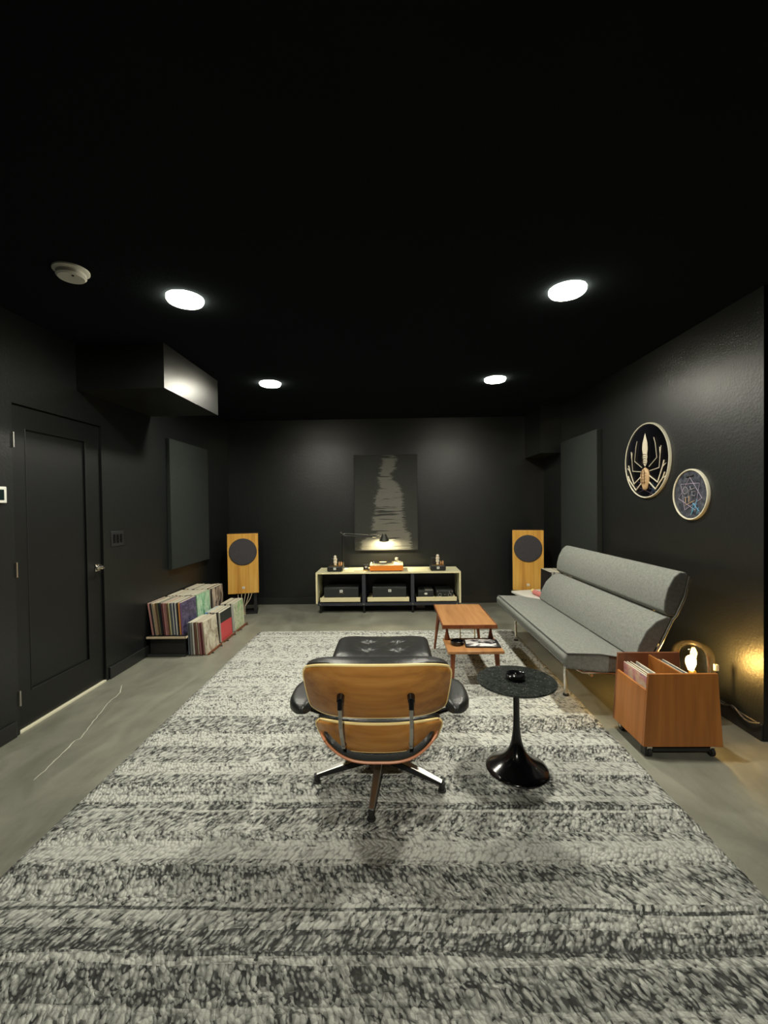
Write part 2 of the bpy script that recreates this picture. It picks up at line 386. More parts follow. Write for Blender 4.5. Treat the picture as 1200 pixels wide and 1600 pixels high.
# ------------------------------------------------------------ wall things
def art_mat():
    m = mat('dark canvas with pale drybrushed shape', (.04, .04, .04), .7, spec=.25); t = NT(m); o = t.obj()
    s = t.n('ShaderNodeSeparateXYZ', {0: o}); x, z = s.outputs[0], s.outputs[2]
    st = t.noise(t.mapv(o, (9, 1, 140)), 1, 4, .7); bl = t.noise(t.mapv(o, (2, 1, 9)), 2, 3)
    # half width grows towards the bottom: z 0..1.38
    lx = t.ramp(t.math('DIVIDE', z, 1.38), [(0, g3(.12)), (.10, g3(.14)), (.19, g3(.30)), (.30, g3(.31)), (.42, g3(.35)), (.55, g3(.36)), (.66, g3(.43)), (.75, g3(.40)), (.92, g3(.47)), (1, g3(.50))])
    rx = t.ramp(t.math('DIVIDE', z, 1.38), [(0, g3(.90)), (.10, g3(.86)), (.17, g3(.86)), (.22, g3(.78)), (.45, g3(.76)), (.62, g3(.74)), (.74, g3(.62)), (.80, g3(.56)), (.86, g3(.68)), (1, g3(.63))])
    u = t.math('ADD', t.math('DIVIDE', x, .925), t.math('MULTIPLY', t.math('SUBTRACT', t.math('ADD', t.math('MULTIPLY', st, .75), t.math('MULTIPLY', bl, .25)), .5), .42))
    a = t.n('ShaderNodeMapRange', {0: t.math('SUBTRACT', u, t.math('SUBTRACT', lx, .02)), 1: -.006, 2: .012}).outputs[0]
    b = t.n('ShaderNodeMapRange', {0: t.math('SUBTRACT', t.math('ADD', rx, .01), u), 1: -.006, 2: .012}).outputs[0]
    rowf = t.noise(t.mapv(o, (1.5, 1, 26)), 1, 2, .6); holes = t.n('ShaderNodeMapRange', {0: rowf, 1: .39, 2: .43}).outputs[0]
    msk = t.math('MULTIPLY', t.math('MULTIPLY', a, b), holes)
    fine = t.noise(t.mapv(o, (20, 1, 200)), 1, 3)
    bg = t.mix(fine, (.018, .020, .019), (.050, .052, .048)); fg = t.mix(fine, (.11, .11, .10), (.18, .175, .155))
    t.color(t.mix(msk, bg, fg)); t.bump(st, .3, .003); return m
ar = thing('painting', 'tall dark canvas with a pale streaked tower shape above the media console', 'painting', (-.562, YB, .768))
MB().box(.012, .913, -.032, -.004, .012, 1.368).build('canvas', art_mat(), ar)
MB().box(0, .010, -.038, 0, 0, 1.38).box(.915, .925, -.038, 0, 0, 1.38).box(.010, .915, -.038, 0, 0, .010).box(.010, .915, -.038, 0, 1.37, 1.38).build('frame', M_BLACK, ar)
pl = thing('acoustic_panel', 'large black fabric panel on the left wall above the record bench', 'acoustic panel', (XL, 4.485, .765), 0, 'black acoustic panels')
MB().box(0, .045, 0, .93, 0, 1.388).build('fabric_face', M_PANEL, pl, bevel=.006)
pr_ = thing('acoustic_panel', 'tall black textured panel on the right wall behind the grey sofa', 'acoustic panel', (XR, 4.485, .80), 0, 'black acoustic panels')
MB().box(-.06, 0, 0, .95, 0, 1.375).build('fabric_face', M_PANEL, pr_, bevel=.006)
sw = thing('light_switch', 'black triple rocker light switch on the left wall beside the door', 'light switch', (XL, 3.575, 1.10))
MB().box(0, .006, 0, .165, 0, .128).build('switch_plate', mat('satin black plate', (.018, .019, .019), .4), sw, bevel=.003)
for k in range(3): MB().box(.006, .010, .024+k*.045, .052+k*.045, .026, .102).build('rocker', M_GLOSSBLACK, sw, bevel=.002)
th = thing('thermostat', 'white framed wall thermostat cut by the left picture edge', 'thermostat', (XL, 2.47, 1.463))
MB().box(0, .02, 0, .118, 0, .10).build('housing', M_WHITE, th, bevel=.004)
MB().box(.02, .0215, .02, .098, .018, .082).build('screen', mat('dark screen', (.01, .02, .02), .15), th)

# round wall pieces
def disc(y, z, r, label, inner):
    t = thing('round_wall_art', label, 'wall art', (XR, y, z), 0, 'round framed pieces on the right wall')
    Mx = Matrix.Rotation(-PI/2, 4, 'Y')
    MB().lathe([(r-.013, .0), (r, .0), (r, .015), (r-.004, .021), (r-.010, .020), (r-.013, .014)], seg=64, M=Mx, cap=False).build('rim', mat('pale cream rim', (.66, .63, .50), .35), t, smooth=True)
    MB().lathe([(.0, .006), (r-.014, .006), (r-.014, .011), (.0, .0111)], seg=64, M=Mx).build('backing', inner, t)
    return t
def strokes(t, name, lines, m, off=-.014):   # lines of (points, radius); points (across, up): across grows to the right as seen
    mb = MB()
    for pts, r in lines: mb.tube([(off, -a, b) for a, b in pts], r*(.75 if name == 'skeleton_limbs' else 1), 6)
    mb.build(name, m, t, smooth=True)
c1 = disc(3.700, 1.768, .318, 'larger oval-looking round frame with a pale skeletal creature on black', mat('deep black backing', (.008, .008, .014), .2))
bone = mat('pale bone', (.66, .60, .46), .6); bone2 = mat('tan bone', (.50, .33, .17), .6)
MB().lathe([(.0, .235), (.014, .20), (.034, .15), (.040, .10), (.030, .05), (.034, .03), (.026, .01), (.030, -.01), (.018, -.035), (.0, -.05)], (0, 0, 0), 14, Matrix.Translation((-.020, 0, 0)) @ Matrix.Diagonal((.3, 1, 1, 1))).build('skeleton_head', bone, c1, smooth=True)
MB().lathe([(.0, -.055), (.048, -.08), (.064, -.12), (.060, -.18), (.044, -.21), (.034, -.235), (.0, -.255)], (0, 0, 0), 14, Matrix.Translation((-.020, 0, 0)) @ Matrix.Diagonal((.3, 1, 1, 1))).build('skeleton_body', bone2, c1, smooth=True)
L = []
for sgn in (-1, 1):
    L += [([(sgn*.05, -.055), (sgn*.16, .01), (sgn*.14, .13), (sgn*.12, .18)], .006), ([(sgn*.06, -.09), (sgn*.19, -.075), (sgn*.205, .04), (sgn*.215, .10)], .006),
          ([(sgn*.06, -.13), (sgn*.17, -.19), (sgn*.235, -.07), (sgn*.255, -.02)], .009), ([(sgn*.05, -.18), (sgn*.14, -.245), (sgn*.235, -.16), (sgn*.262, -.115)], .009),
          ([(sgn*.235, -.07), (sgn*.275, -.045)], .006), ([(sgn*.235, -.16), (sgn*.28, -.145)], .006), ([(sgn*.205, .04), (sgn*.20, .09)], .008)]
strokes(c1, 'skeleton_limbs', L, bone, -.017)
dk_ = [([(-.030, z), (.0, z+.006), (.030, z)], .0022) for z in (.05, .03, .012, -.008, -.025)] + [([(s_*.012, -.075), (s_*.020, -.12), (s_*.014, -.20)], .0028) for s_ in (-1, 1)] + [([(-.04, z), (.0, z-.006), (.04, z)], .0016) for z in (-.105, -.13, -.155, -.18)]
strokes(c1, 'rib_lines', dk_[5:], mat('brown rib', (.12, .06, .03), .6), -.0395)
strokes(c1, 'joint_lines', dk_[:5], mat('dark brown joint', (.06, .035, .02), .6), -.0315)
strokes(c1, 'geometric_lines', [([(-.15, -.21), (.10, -.285)], .002), ([(-.16, -.16), (.14, -.265)], .0018), ([(.04, -.30), (.18, -.20)], .002), ([(-.12, -.27), (.12, -.20)], .0018)], mat('dim violet ink', (.25, .18, .26), .5), -.0125)
strokes(c1, 'blue_burst', [([(.10, -.24), (.10+.055*math.cos(a), -.24+.055*math.sin(a))], .003) for a in [k*PI/4 for k in range(8)]], mat('dim blue ink', (.04, .12, .24), .5), -.0125)
MB().lathe([(.0, .0205), (.20, .0205), (.304, .019)], seg=64, M=Matrix.Rotation(-PI/2, 4, 'Y'), cap=False).build('glass_cover', M_CLEAR, c1, smooth=True)
m2 = mat('midnight speckled backing', (.03, .035, .05), .25); tt = NT(m2); nn = tt.noise(tt.obj(), 28, 5, .7)
tt.color(tt.ramp(nn, [(.35, (.018, .020, .03)), (.55, (.07, .075, .095)), (.7, (.16, .16, .18))]))
c2 = disc(3.160, 1.468, .185, 'smaller round frame with pale star line drawing, lower right of the skeleton piece', m2)
star = []
hp = [(.125*math.sin(k*2*PI/7), .125*math.cos(k*2*PI/7)) for k in range(7)]
for k in range(7): star.append(([hp[k], hp[(k+2) % 7]], .0016))
strokes(c2, 'star_lines', star, mat('pale violet ink', (.42, .36, .48), .5))
strokes(c2, 'face_lines', [([(-.05+.026*math.cos(a), .03+.026*math.sin(a)) for a in [q*PI/8 for q in range(17)]], .0014), ([(.0, .06), (.012, .035), (.05, .045)], .002), ([(-.01, .035), (-.022, -.02), (-.06, -.02)], .0014), ([(.02, .02), (.06, .02), (.05, -.01), (.02, -.005), (.02, .02)], .0014)], mat('pale grey ink', (.45, .44, .5), .5))
strokes(c2, 'candle_lines', [([(-.045, -.02), (-.045, -.06)], .003), ([(-.01, -.01), (-.01, -.055)], .003), ([(-.05, -.078), (.045, -.045)], .0022)], mat('tan ink', (.5, .36, .22), .5))
strokes(c2, 'blue_scribble', [([(.01, -.145), (.05, -.09), (.075, -.04)], .003), ([(.03, -.06), (.055, -.085), (.095, -.12)], .0025), ([(.02, -.12), (.035, -.07), (.07, -.07)], .0025), ([(.07, -.14), (.09, -.09)], .002)], mat('sky blue ink', (.12, .38, .60), .5))
strokes(c2, 'black_mark', [([(-.04, .128), (.035, .134)], .006)], M_BLACK, -.012)

# ------------------------------------------------------------ rug
def rug():
    bm = bmesh.new(); x0, x1, ya, yb = -1.528, 1.311, .55, 4.83; nx, ny = 60, 90
    def wob(x, y):
        return (x+.006*noise.noise(Vector((x*3, y*5, 1))), y+.008*noise.noise(Vector((x*4, y*3, 7))))
    T = [[None]*(ny+1) for _ in range(nx+1)]
    for i in range(nx+1):
        for j in range(ny+1):
            x = x0+(x1-x0)*i/nx; y = ya+(yb-ya)*j/ny; px, py = wob(x, y)
            edge = i in (0, nx) or j in (0, ny)
            T[i][j] = bm.verts.new((px, py, .008 if edge else .014+.0015*noise.noise(Vector((x*8, y*30, 0)))))
    for i in range(nx):
        for j in range(ny): bm.faces.new((T[i][j], T[i+1][j], T[i+1][j+1], T[i][j+1]))
    be = [e for e in bm.edges if e.is_boundary]
    r = bmesh.ops.extrude_edge_only(bm, edges=be)
    for v in [g for g in r['geom'] if isinstance(g, bmesh.types.BMVert)]: v.co.z = .0005
    me = bpy.data.meshes.new('area_rug'); bm.to_mesh(me); bm.free(); me.materials.append(M_RUG)
    for p in me.polygons: p.use_smooth = True
    o = bpy.data.objects.new('area_rug', me); COL.objects.link(o)
    tag(o, 'large chunky woven rug in pale and dark grey bands on the concrete', 'rug'); return o
rug()
RZ = .0165

# ------------------------------------------------------------ lounge chair
CH = thing('lounge_chair', 'bent plywood and black leather lounge chair seen from behind on the rug', 'lounge chair', (-.079, 2.231, RZ))
def W(x, y, z): return Vector((x, y-2.231, z-RZ))      # world to chair space; x already local
def shell_fn(p0, p1, w0, w1, curl, off, ce=8, cc=.10, sag=0.0, bend=0.0):
    # p0 bottom centre (y,z), p1 top centre; w half widths; edges curl forward (+y)
    a = Vector((0, p0[0], p0[1])); b = Vector((0, p1[0], p1[1])); ax = (b-a); n = Vector((0, ax.z, -ax.y)).normalized()   # forward normal
    def f(u, v):
        hw = (w0+(w1-w0)*v)*(1-cc*abs(2*v-1)**ce)
        c = curl*abs(u)**2.3
        p = a+ax*v + n*(bend*math.sin(PI*v)+ (off(u, v) if callable(off) else off)) + Vector((0, c, -.27*c))
        hx = hw*u*(1-.06*abs(u)**3)
        # corners pull in towards the middle of the shell
        k = abs(u)**5
        p = p + ax*((.5-v)*.16*k)
        return W(hx, p.y, p.z)
    return f
def shell_pair(p0, p1, w0, w1, curl, name_m, parent=CH, cush=.07, cc=.10, bend=0.0):
    t = .011
    fo = shell_fn(p0, p1, w0, w1, curl, 0, cc=cc, bend=bend); fi = shell_fn(p0, p1, w0, w1, curl, t, cc=cc, bend=bend)
    sh = MB().slab(fo, fi, 36, 16).build('plywood_shell', M_WALNUT, parent, smooth=True)
    # pale edge band: slim loop around the rim
    loop = [(-1+2*i/40, 1) for i in range(41)]+[(1, 1-j/14) for j in range(1, 15)]+[(1-2*i/40, 0) for i in range(1, 41)]+[(-1, j/14) for j in range(1, 15)]
    rm = MB(); pts = [(fo(u, v)+fi(u, v))/2 for u, v in loop]; rm.tube(pts, .0064, 6, False)
    rm.build('shell_edge', M_PLYEDGE, sh, smooth=True)
    def bul(u, v): return t+.012+cush*(max(0, 1-abs(u)**6)**.5)*(max(0, 1-abs(2*v-1)**5)**.5)
    def s_(f): return lambda u, v: f(u*.965, .02+v*.985)
    fc = shell_fn(p0, p1, w0, w1, curl*.9, bul, cc=cc, bend=bend); fb = shell_fn(p0, p1, w0, w1, curl, t+.002, cc=cc, bend=bend)
    MB().slab(s_(fb), s_(fc), 36, 16).build('leather_cushion', M_LEATHER, parent, smooth=True)
shell_pair((1.840, .503), (1.742, .764), .325, .350, .125, 'a', cc=.05, bend=-.012, cush=.085)
shell_pair((1.935, .298), (1.868, .458), .285, .325, .150, 'b', cc=.08, bend=-.008)
# seat shell: bowl under a thick cushion
def seat_f(off, sc=1.0):
    def f(u, v):
        y = 1.985+.60*v; z = .245+.095*v
        hw = (.285+.02*v)*(1-.14*abs(2*v-1)**6)*sc
        z += .10*abs(u)**3.2
        o = off(u, v) if callable(off) else off
        return W(hw*u, y-(.03*(1-v)**6), z+o)
    return f
sh = MB().slab(seat_f(-.011), seat_f(0), 36, 22).build('plywood_shell', M_WALNUT, CH, smooth=True)
rm = MB(); loop = [(-1+2*i/40, 0) for i in range(41)]+[(1, j/20) for j in range(1, 21)]+[(1-2*i/40, 1) for i in range(1, 41)]+[(-1, 1-j/20) for j in range(1, 21)]
rm.tube([(seat_f(-.0055)(u, v)) for u, v in loop], .0062, 6, False); rm.build('shell_edge', mat('reddish plywood edge', (.50, .20, .10), .45), sh, smooth=True)
MB().slab(seat_f(.002, .97), seat_f(lambda u, v: .015+.10*(max(0, 1-abs(u)**6)**.5)*(max(0, 1-abs(2*v-1)**6)**.5)+.03*v, .97), 30, 20).build('leather_cushion', M_LEATHER, CH, smooth=True)
# arm pads
for sg in (-1, 1):
    def arm(u, v, top):
        # u across the pad, v from rear to front; outer edge bowed
        yy = 1.985+.34*v
        wv = .118*(1-.85*abs(2*v-1)**5)
        xc = .352+.02*math.sin(PI*v)
        x = xc+wv*.5*u+.004
        z = .462-.006*v
        e = max(0, 1-abs(u)**4)**.5*max(0, 1-abs(2*v-1)**6)**.5
        return W(sg*(x+.006), yy, z+(.012+.026*e if top else -.010-.014*e))
    MB().slab(lambda u, v: arm(u, v, 0), lambda u, v: arm(u, v, 1), 14, 22).build('arm_pad', M_LEATHER, CH, smooth=True)
    MB().tube([W(sg*.375, 2.12, .455), W(sg*.345, 2.14, .40), W(sg*.275, 2.17, .36)], .011, 8).build('arm_bracket', M_BLKMETAL, CH, smooth=True)
# back braces with rubber mounts
for sg in (-1, 1):
    x = sg*.148-.003
    P = [(1.775, .610), (1.768, .585), (1.773, .535), (1.785, .49), (1.812, .44), (1.852, .385), (1.880, .352)]
    MB().tube([W(x, 1.795, .618), W(x, 1.768, .610)], [.017, .014], 16).tube([W(x, 1.772, .612), W(x, 1.766, .575)], .011, 12).build('shock_mount', M_GLOSSBLACK, CH, smooth=True)
    mb = MB()
    bar = []
    for (ya, za), (yb, zb) in zip(P, P[1:]):
        d_ = Vector((0, yb-ya, zb-za)).normalized(); n_ = Vector((0, d_.z, -d_.y))*.005
        w_ = .0075
        A, B = Vector((0, ya, za)), Vector((0, yb, zb))
        mb.hexa([W(x-w_, (A-n_).y, (A-n_).z), W(x+w_, (A-n_).y, (A-n_).z), W(x+w_, (A+n_).y, (A+n_).z), W(x-w_, (A+n_).y, (A+n_).z),
                 W(x-w_, (B-n_).y, (B-n_).z), W(x+w_, (B-n_).y, (B-n_).z), W(x+w_, (B+n_).y, (B+n_).z), W(x-w_, (B+n_).y, (B+n_).z)])
    mb.build('back_brace', M_ALU, CH)
    MB().tube([W(x, 1.86, .375), W(x, 1.91, .352)], .009, 8).build('lower_mount', M_RUBBER, CH)
# star base
MB().lathe([(.0, .085), (.045, .085), (.05, .11), (.04, .14), (.024, .16), (.024, .22), (.06, .235), (.085, .25), (.085, .262), (.0, .262)], (0, 0, 0), 28).build('swivel_column', M_BLKMETAL, CH, smooth=True)
for k in range(5):
    a = math.radians(-96+72*k); ca, sa = math.cos(a), math.sin(a)
    def q(r, s, z): return (r*ca-s*sa, r*sa+s*ca, z)
    leg = MB().hexa([q(.03, -.020, .075), q(.335, -.012, .026), q(.335, .012, .026), q(.03, .020, .075), q(.03, -.024, .118), q(.335, -.014, .045), q(.335, .014, .045), q(.03, .024, .118)])
    lg = leg.build('base_leg', M_BLKMETAL, CH, bevel=.003)
    MB().hexa([q(.04, -.021, .1165), q(.333, -.0125, .0458), q(.333, .0125, .0458), q(.04, .021, .1165), q(.04, -.017, .1195), q(.333, -.010, .049), q(.333, .010, .049), q(.04, .017, .1195)]).build('polished_top', M_ALU, lg)
    MB().tube([q(.332, 0, .04), q(.332, 0, .010)], [.015, .013], 14).tube([q(.332, 0, .010), q(.332, 0, .0)], [.019, .020], 16).build('foot_glide', M_RUBBER, lg, smooth=True)

# ottoman
OT = thing('ottoman', 'black leather tufted ottoman in front of the lounge chair', 'ottoman', (-.085, 3.01, RZ))
def ot(top):
    def f(u, v):
        vv = 2*v-1; k = 1/max(1e-6, (abs(u)**8+abs(vv)**8)**(1/8)) if max(abs(u), abs(vv)) > 1e-6 else 1
        m_ = max(abs(u), abs(vv)); x = u*(m_*k if m_ > 0 else 1)*.338; y = vv*(m_*k if m_ > 0 else 1)*.262
        e = max(0, 1-abs(u)**6)**.5*max(0, 1-abs(vv)**6)**.5
        if not top: return Vector((x*.96, y*.96, .315+.02*abs(u)**3))
        z = .345+.085*e+.03*abs(u)**3
        for bx, by in ((-.105, .07), (.105, .07), (-.105, -.10), (.105, -.10)):
            dx, dy = x-bx, y-by; r = math.hypot(dx, dy); ang = math.atan2(dy, dx)
            z -= .030*math.exp(-(r/.022)**2)+.014*math.exp(-(r/.075)**2)*(1+.35*math.cos(9*ang))
        return Vector((x, y, z))
    return f
MB().slab(ot(0), ot(1), 64, 52).build('leather_cushion', M_LEATHER, OT, smooth=True)
def osh(o_):
    return lambda u, v: Vector((u*.312*(1-.10*abs(2*v-1)**6), (2*v-1)*.256*(1-.08*abs(u)**6), .295+.055*abs(u)**3+o_))
MB().slab(osh(-.011), osh(0), 26, 20).build('plywood_shell', M_WALNUT, OT, smooth=True)
for bx in (-.105, .105):
    for by in (.07, -.10): MB().lathe([(.0, .0), (.011, .0), (.009, .005), (.0, .007)], (bx, by, .384), 14).build('button', M_LEATHER, OT, smooth=True)
MB().lathe([(.0, .07), (.04, .07), (.035, .12), (.022, .14), (.022, .25), (.06, .272), (.0, .284)], seg=20).build('swivel_column', M_BLKMETAL, OT, smooth=True)
for k in range(4):
    a = math.radians(45+90*k); ca, sa = math.cos(a), math.sin(a)
    def q(r, s, z): return (r*ca-s*sa, r*sa+s*ca, z)
    lg = MB().hexa([q(.02, -.018, .06), q(.285, -.011, .024), q(.285, .011, .024), q(.02, .018, .06), q(.02, -.02, .098), q(.285, -.012, .042), q(.285, .012, .042), q(.02, .02, .098)]).build('base_leg', M_BLKMETAL, OT, bevel=.003)
    MB().tube([q(.28, 0, .03), q(.28, 0, .0)], [.013, .017], 12).build('foot_glide', M_RUBBER, lg)

# ------------------------------------------------------------ pedestal side table + ashtray
TB = thing('side_table', 'round black stone side table on a glossy flared pedestal', 'side table', (.640, 2.277, RZ))
MB().lathe([(.0, .447), (.165, .447), (.190, .455), (.205, .465), (.206, .469), (.203, .4725), (.0, .4725)], seg=72).build('table_top', M_GRANITE, TB, smooth=True)
MB().lathe([(.0, 0), (.158, 0), (.161, .004), (.157, .010), (.138, .021), (.115, .033), (.090, .049), (.068, .068), (.050, .090), (.037, .115), (.028, .145), (.022, .180), (.018, .225), (.016, .30), (.0165, .40), (.022, .43), (.04, .446), (.0, .446)], seg=64).build('pedestal', M_GLOSSBLACK, TB, smooth=True)
A1 = MB().lathe([(.0, 0), (.040, 0), (.050, .008), (.053, .026), (.049, .030), (.044, .026), (.038, .012), (.0, .010)], (.640, 2.285, RZ+.4725), 40).build('ashtray', M_GLOSSBLACK, None, smooth=True)
tag(A1, 'shiny black round dish on the black stone side table', 'dish')

# ------------------------------------------------------------ two tier teak table
CT = thing('tiered_table', 'two tier teak side table with tapered legs between ottoman and sofa', 'side table', (.60, 3.62, RZ))
ctx0, ctx1 = -.205, .215
MB().box(-.205, .225, -.125, .60, .402, .424).build('upper_top', M_TEAK, CT, bevel=.004)
MB().box(-.213, .233, -.135, -.127, .394, .424).box(-.210, -.205, -.127, .60, .400, .426).box(.225, .230, -.127, .60, .400, .426).build('top_edge_band', M_LEGWOOD, CT)
MB().box(-.195, .235, -.355, -.02, .262, .284).build('lower_shelf', M_TEAK, CT, bevel=.004)
for x in (-.165, .195):
    MB().lathe([(.0, .284), (.021, .284), (.022, .300), (.012, .345), (.009, .375), (.014, .402), (.0, .402)], (x, -.055, 0), 14).build('turned_post', M_LEGWOOD, CT, smooth=True)
for x in (-.055, .065): MB().tube([(x, -.05, .284), (x, -.05, .402)], .0045, 8).build('spindle', M_BRASS, CT)
for (x, y, z, dx, dy) in ((-.150, -.30, .262, -.012, -.03), (.185, -.30, .262, .016, -.03), (-.165, .52, .402, -.045, .05), (.185, .52, .402, .045, .05)):
    MB().tube([(x, y, z), (x+dx, y+dy, 0)], [.021, .010], 14).build('leg', M_LEGWOOD, CT, smooth=True)
MB().box(-.150, .175, .50, .53, .380, .402).box(-.02, .02, -.02, .50, .385, .402).build('cross_rail', M_LEGWOOD, CT)
A2 = MB().lathe([(.0, 0), (.046, 0), (.052, .006), (.052, .030), (.047, .032), (.044, .012), (.0, .010)], (.500, 3.435, RZ+.284), 32).build('ashtray', M_GLOSSBLACK, None, smooth=True)
tag(A2, 'round black dish on the lower shelf of the teak table, left of the magazine', 'dish')
def mag_mat():
    m = mat('black and white magazine cover', (.5, .5, .5), .3); t = NT(m); o = t.obj()
    n = t.noise(t.mapv(o, (9, 14, 1)), 1, 3, .6, .6); t.color(t.ramp(n, [(.42, (.03, .03, .035)), (.47, (.25, .24, .25)), (.52, (.75, .74, .72))])); return m
mg = thing('magazine', 'black and white picture magazine lying on the lower teak shelf', 'magazine', (.695, 3.43, RZ+.284), -.05)
MB().box(-.135, .135, -.085, .105, 0, .010).build('pages', M_BLACK, mg)
MB().box(-.125, .110, -.075, .098, .010, .012).build('cover', mag_mat(), mg)

# ------------------------------------------------------------ sofa
SF = thing('sofa', 'grey tweed armless sofa with split back and chrome frame along the right wall', 'sofa', (1.5, 3.77, 0))
SY0, SY1 = 2.845-3.77, 4.70-3.77
def prof_body(name, poly, m, y0=SY0, y1=SY1, r=.02, endm=None):
    mb = MB().extr([(p[0]-1.5, p[1]) for p in poly], 1, y0, y1)
    o = mb.build(name, m, SF, bevel=r, seg=4)
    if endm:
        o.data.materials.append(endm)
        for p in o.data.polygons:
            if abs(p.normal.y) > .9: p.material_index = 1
    return o
seat = prof_body('seat_cushion', [(1.135, .425), (1.115, .400), (1.118, .350), (1.135, .325), (1.35, .300), (1.62, .290), (1.66, .35), (1.58, .380), (1.35, .418)], M_SOFA, r=.012)
low = prof_body('lower_back_cushion', [(1.578, .385), (1.60, .475), (1.65, .570), (1.715, .635), (1.790, .668), (1.815, .655), (1.74, .50), (1.665, .375), (1.62, .365)], M_SOFA, r=.010, endm=M_SOFAEND)
upp = prof_body('upper_back_cushion', [(1.790, .672), (1.765, .700), (1.768, .765), (1.790, .850), (1.830, .925), (1.870, .958), (1.910, .955), (1.925, .935), (1.895, .81), (1.835, .672)], M_SOFA, r=.010, endm=M_SOFAEND)
# piping along the front and near edges
MB().tube([(1.138-1.5, SY0+.004, .425), (1.135-1.5, SY0+.02, .427), (1.135-1.5, SY1-.02, .427), (1.138-1.5, SY1-.004, .425)], .005, 6).tube([(1.136-1.5, SY0+.003, .426), (1.35-1.5, SY0+.002, .420), (1.58-1.5, SY0+.002, .382)], .005, 6).tube([(1.117-1.5, SY0+.02, .352), (1.117-1.5, SY1-.02, .352)], .004, 6).build('piping', M_SOFAEND, seat, smooth=True)
for y in (SY0-.004, SY1+.004):
    MB().tube([(1.93-1.5, y, .93), (1.90-1.5, y, .80), (1.842-1.5, y, .672), (1.82-1.5, y, .648), (1.745-1.5, y, .49), (1.67-1.5, y, .36), (1.60-1.5, y, .282)], .008, 8).build('back_strut', M_CHROME, SF, smooth=True)
for y in (3.15-3.77, 4.42-3.77):
    MB().tube([(1.66-1.5, y, .285), (1.30-1.5, y, .278), (1.262-1.5, y, .270), (1.245-1.5, y, .245), (1.240-1.5, y, .20), (1.246-1.5, y, .024)], .013, 12).build('front_leg', M_CHROME, SF, smooth=True)
    MB().lathe([(.0, 0), (.022, 0), (.020, .012), (.0, .014)], (1.246-1.5, y, RZ), 14).build('foot', M_RUBBER, SF)
    MB().tube([(1.875-1.5, y, .74), (1.945-1.5, y, .02)], .010, 10).build('rear_leg', M_CHROME, SF, smooth=True)
    MB().tube([(1.66-1.5, y, .285), (1.915-1.5, y, .31)], .009, 10).build('cross_brace', M_CHROME, SF, smooth=True)
MB().tube([(1.30-1.5, SY0+.01, .278), (1.30-1.5, SY1-.01, .278)], .010, 8).tube([(1.58-1.5, SY0+.01, .276), (1.58-1.5, SY1-.01, .276)], .010, 8).tube([(1.20-1.5, SY0+.012, .318), (1.235-1.5, SY0+.008, .300), (1.60-1.5, SY0+.002, .284)], .008, 8).build('seat_rail', M_CHROME, SF, smooth=True)

# ------------------------------------------------------------ wheeled record crate, its records
CR = thing('record_crate', 'brown plywood record crate on casters at the near end of the sofa', 'record crate', (1.59, 2.555, 0))
cz0, cz1 = .065, .474
def cx(z): k = (z-cz0)/(cz1-cz0); return -.222+.028*k, .212-.028*k    # sides lean in towards the top
def panel_y(y0, y1, zb, zt, mb):
    a0, a1 = cx(zb); b0, b1 = cx(zt)
    mb.hexa([(a0, y0, zb), (a1, y0, zb), (a1, y1, zb), (a0, y1, zb), (b0, y0, zt), (b1, y0, zt), (b1, y1, zt), (b0, y1, zt)]); return mb
panel_y(-.168, -.153, cz0, cz1-.004, MB()).build('front_panel', M_CRATE, CR, bevel=.002)
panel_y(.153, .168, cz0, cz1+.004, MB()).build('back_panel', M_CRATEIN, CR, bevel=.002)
def side(sg):
    mb = MB(); i = 0 if sg < 0 else 1; t = .014*(1 if sg < 0 else -1)
    def X(z): return cx(z)[i]
    zt0, zt1 = .375, .375
    mb.hexa([(X(cz0), -.153, cz0), (X(cz0)+t, -.153, cz0), (X(cz0)+t, .153, cz0), (X(cz0), .153, cz0), (X(zt0), -.153, zt0), (X(zt0)+t, -.153, zt0), (X(zt1)+t, .153, zt1), (X(zt1), .153, zt1)])
    mb.build('side_panel', M_CRATE, CR, bevel=.002)
side(-1); side(1)
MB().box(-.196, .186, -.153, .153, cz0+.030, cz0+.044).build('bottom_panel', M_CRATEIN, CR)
MB().box(-.008, .004, -.153, .153, cz0+.044, cz1-.008).build('divider', M_CRATE, CR)
for x, y in ((-.18, -.14), (.165, -.14), (-.18, .14), (.165, .14)):
    cs = MB().box(x-.014, x+.014, y-.014, y+.014, .050, .065).box(x-.013, x-.010, y-.012, y+.012, .022, .052).box(x+.010, x+.013, y-.012, y+.012, .022, .052).build('caster', M_CHROME, CR)
    MB().tube([(x-.009, y, .0245), (x+.009, y, .0245)], .0245, 18).build('wheel', M_RUBBER, cs, smooth=True)
MB().box(-.16, .16, -.15, -.11, .030, .048).box(-.205, -.175, -.15, -.11, .004, .064).build('under_rail', M_BLACK, CR)

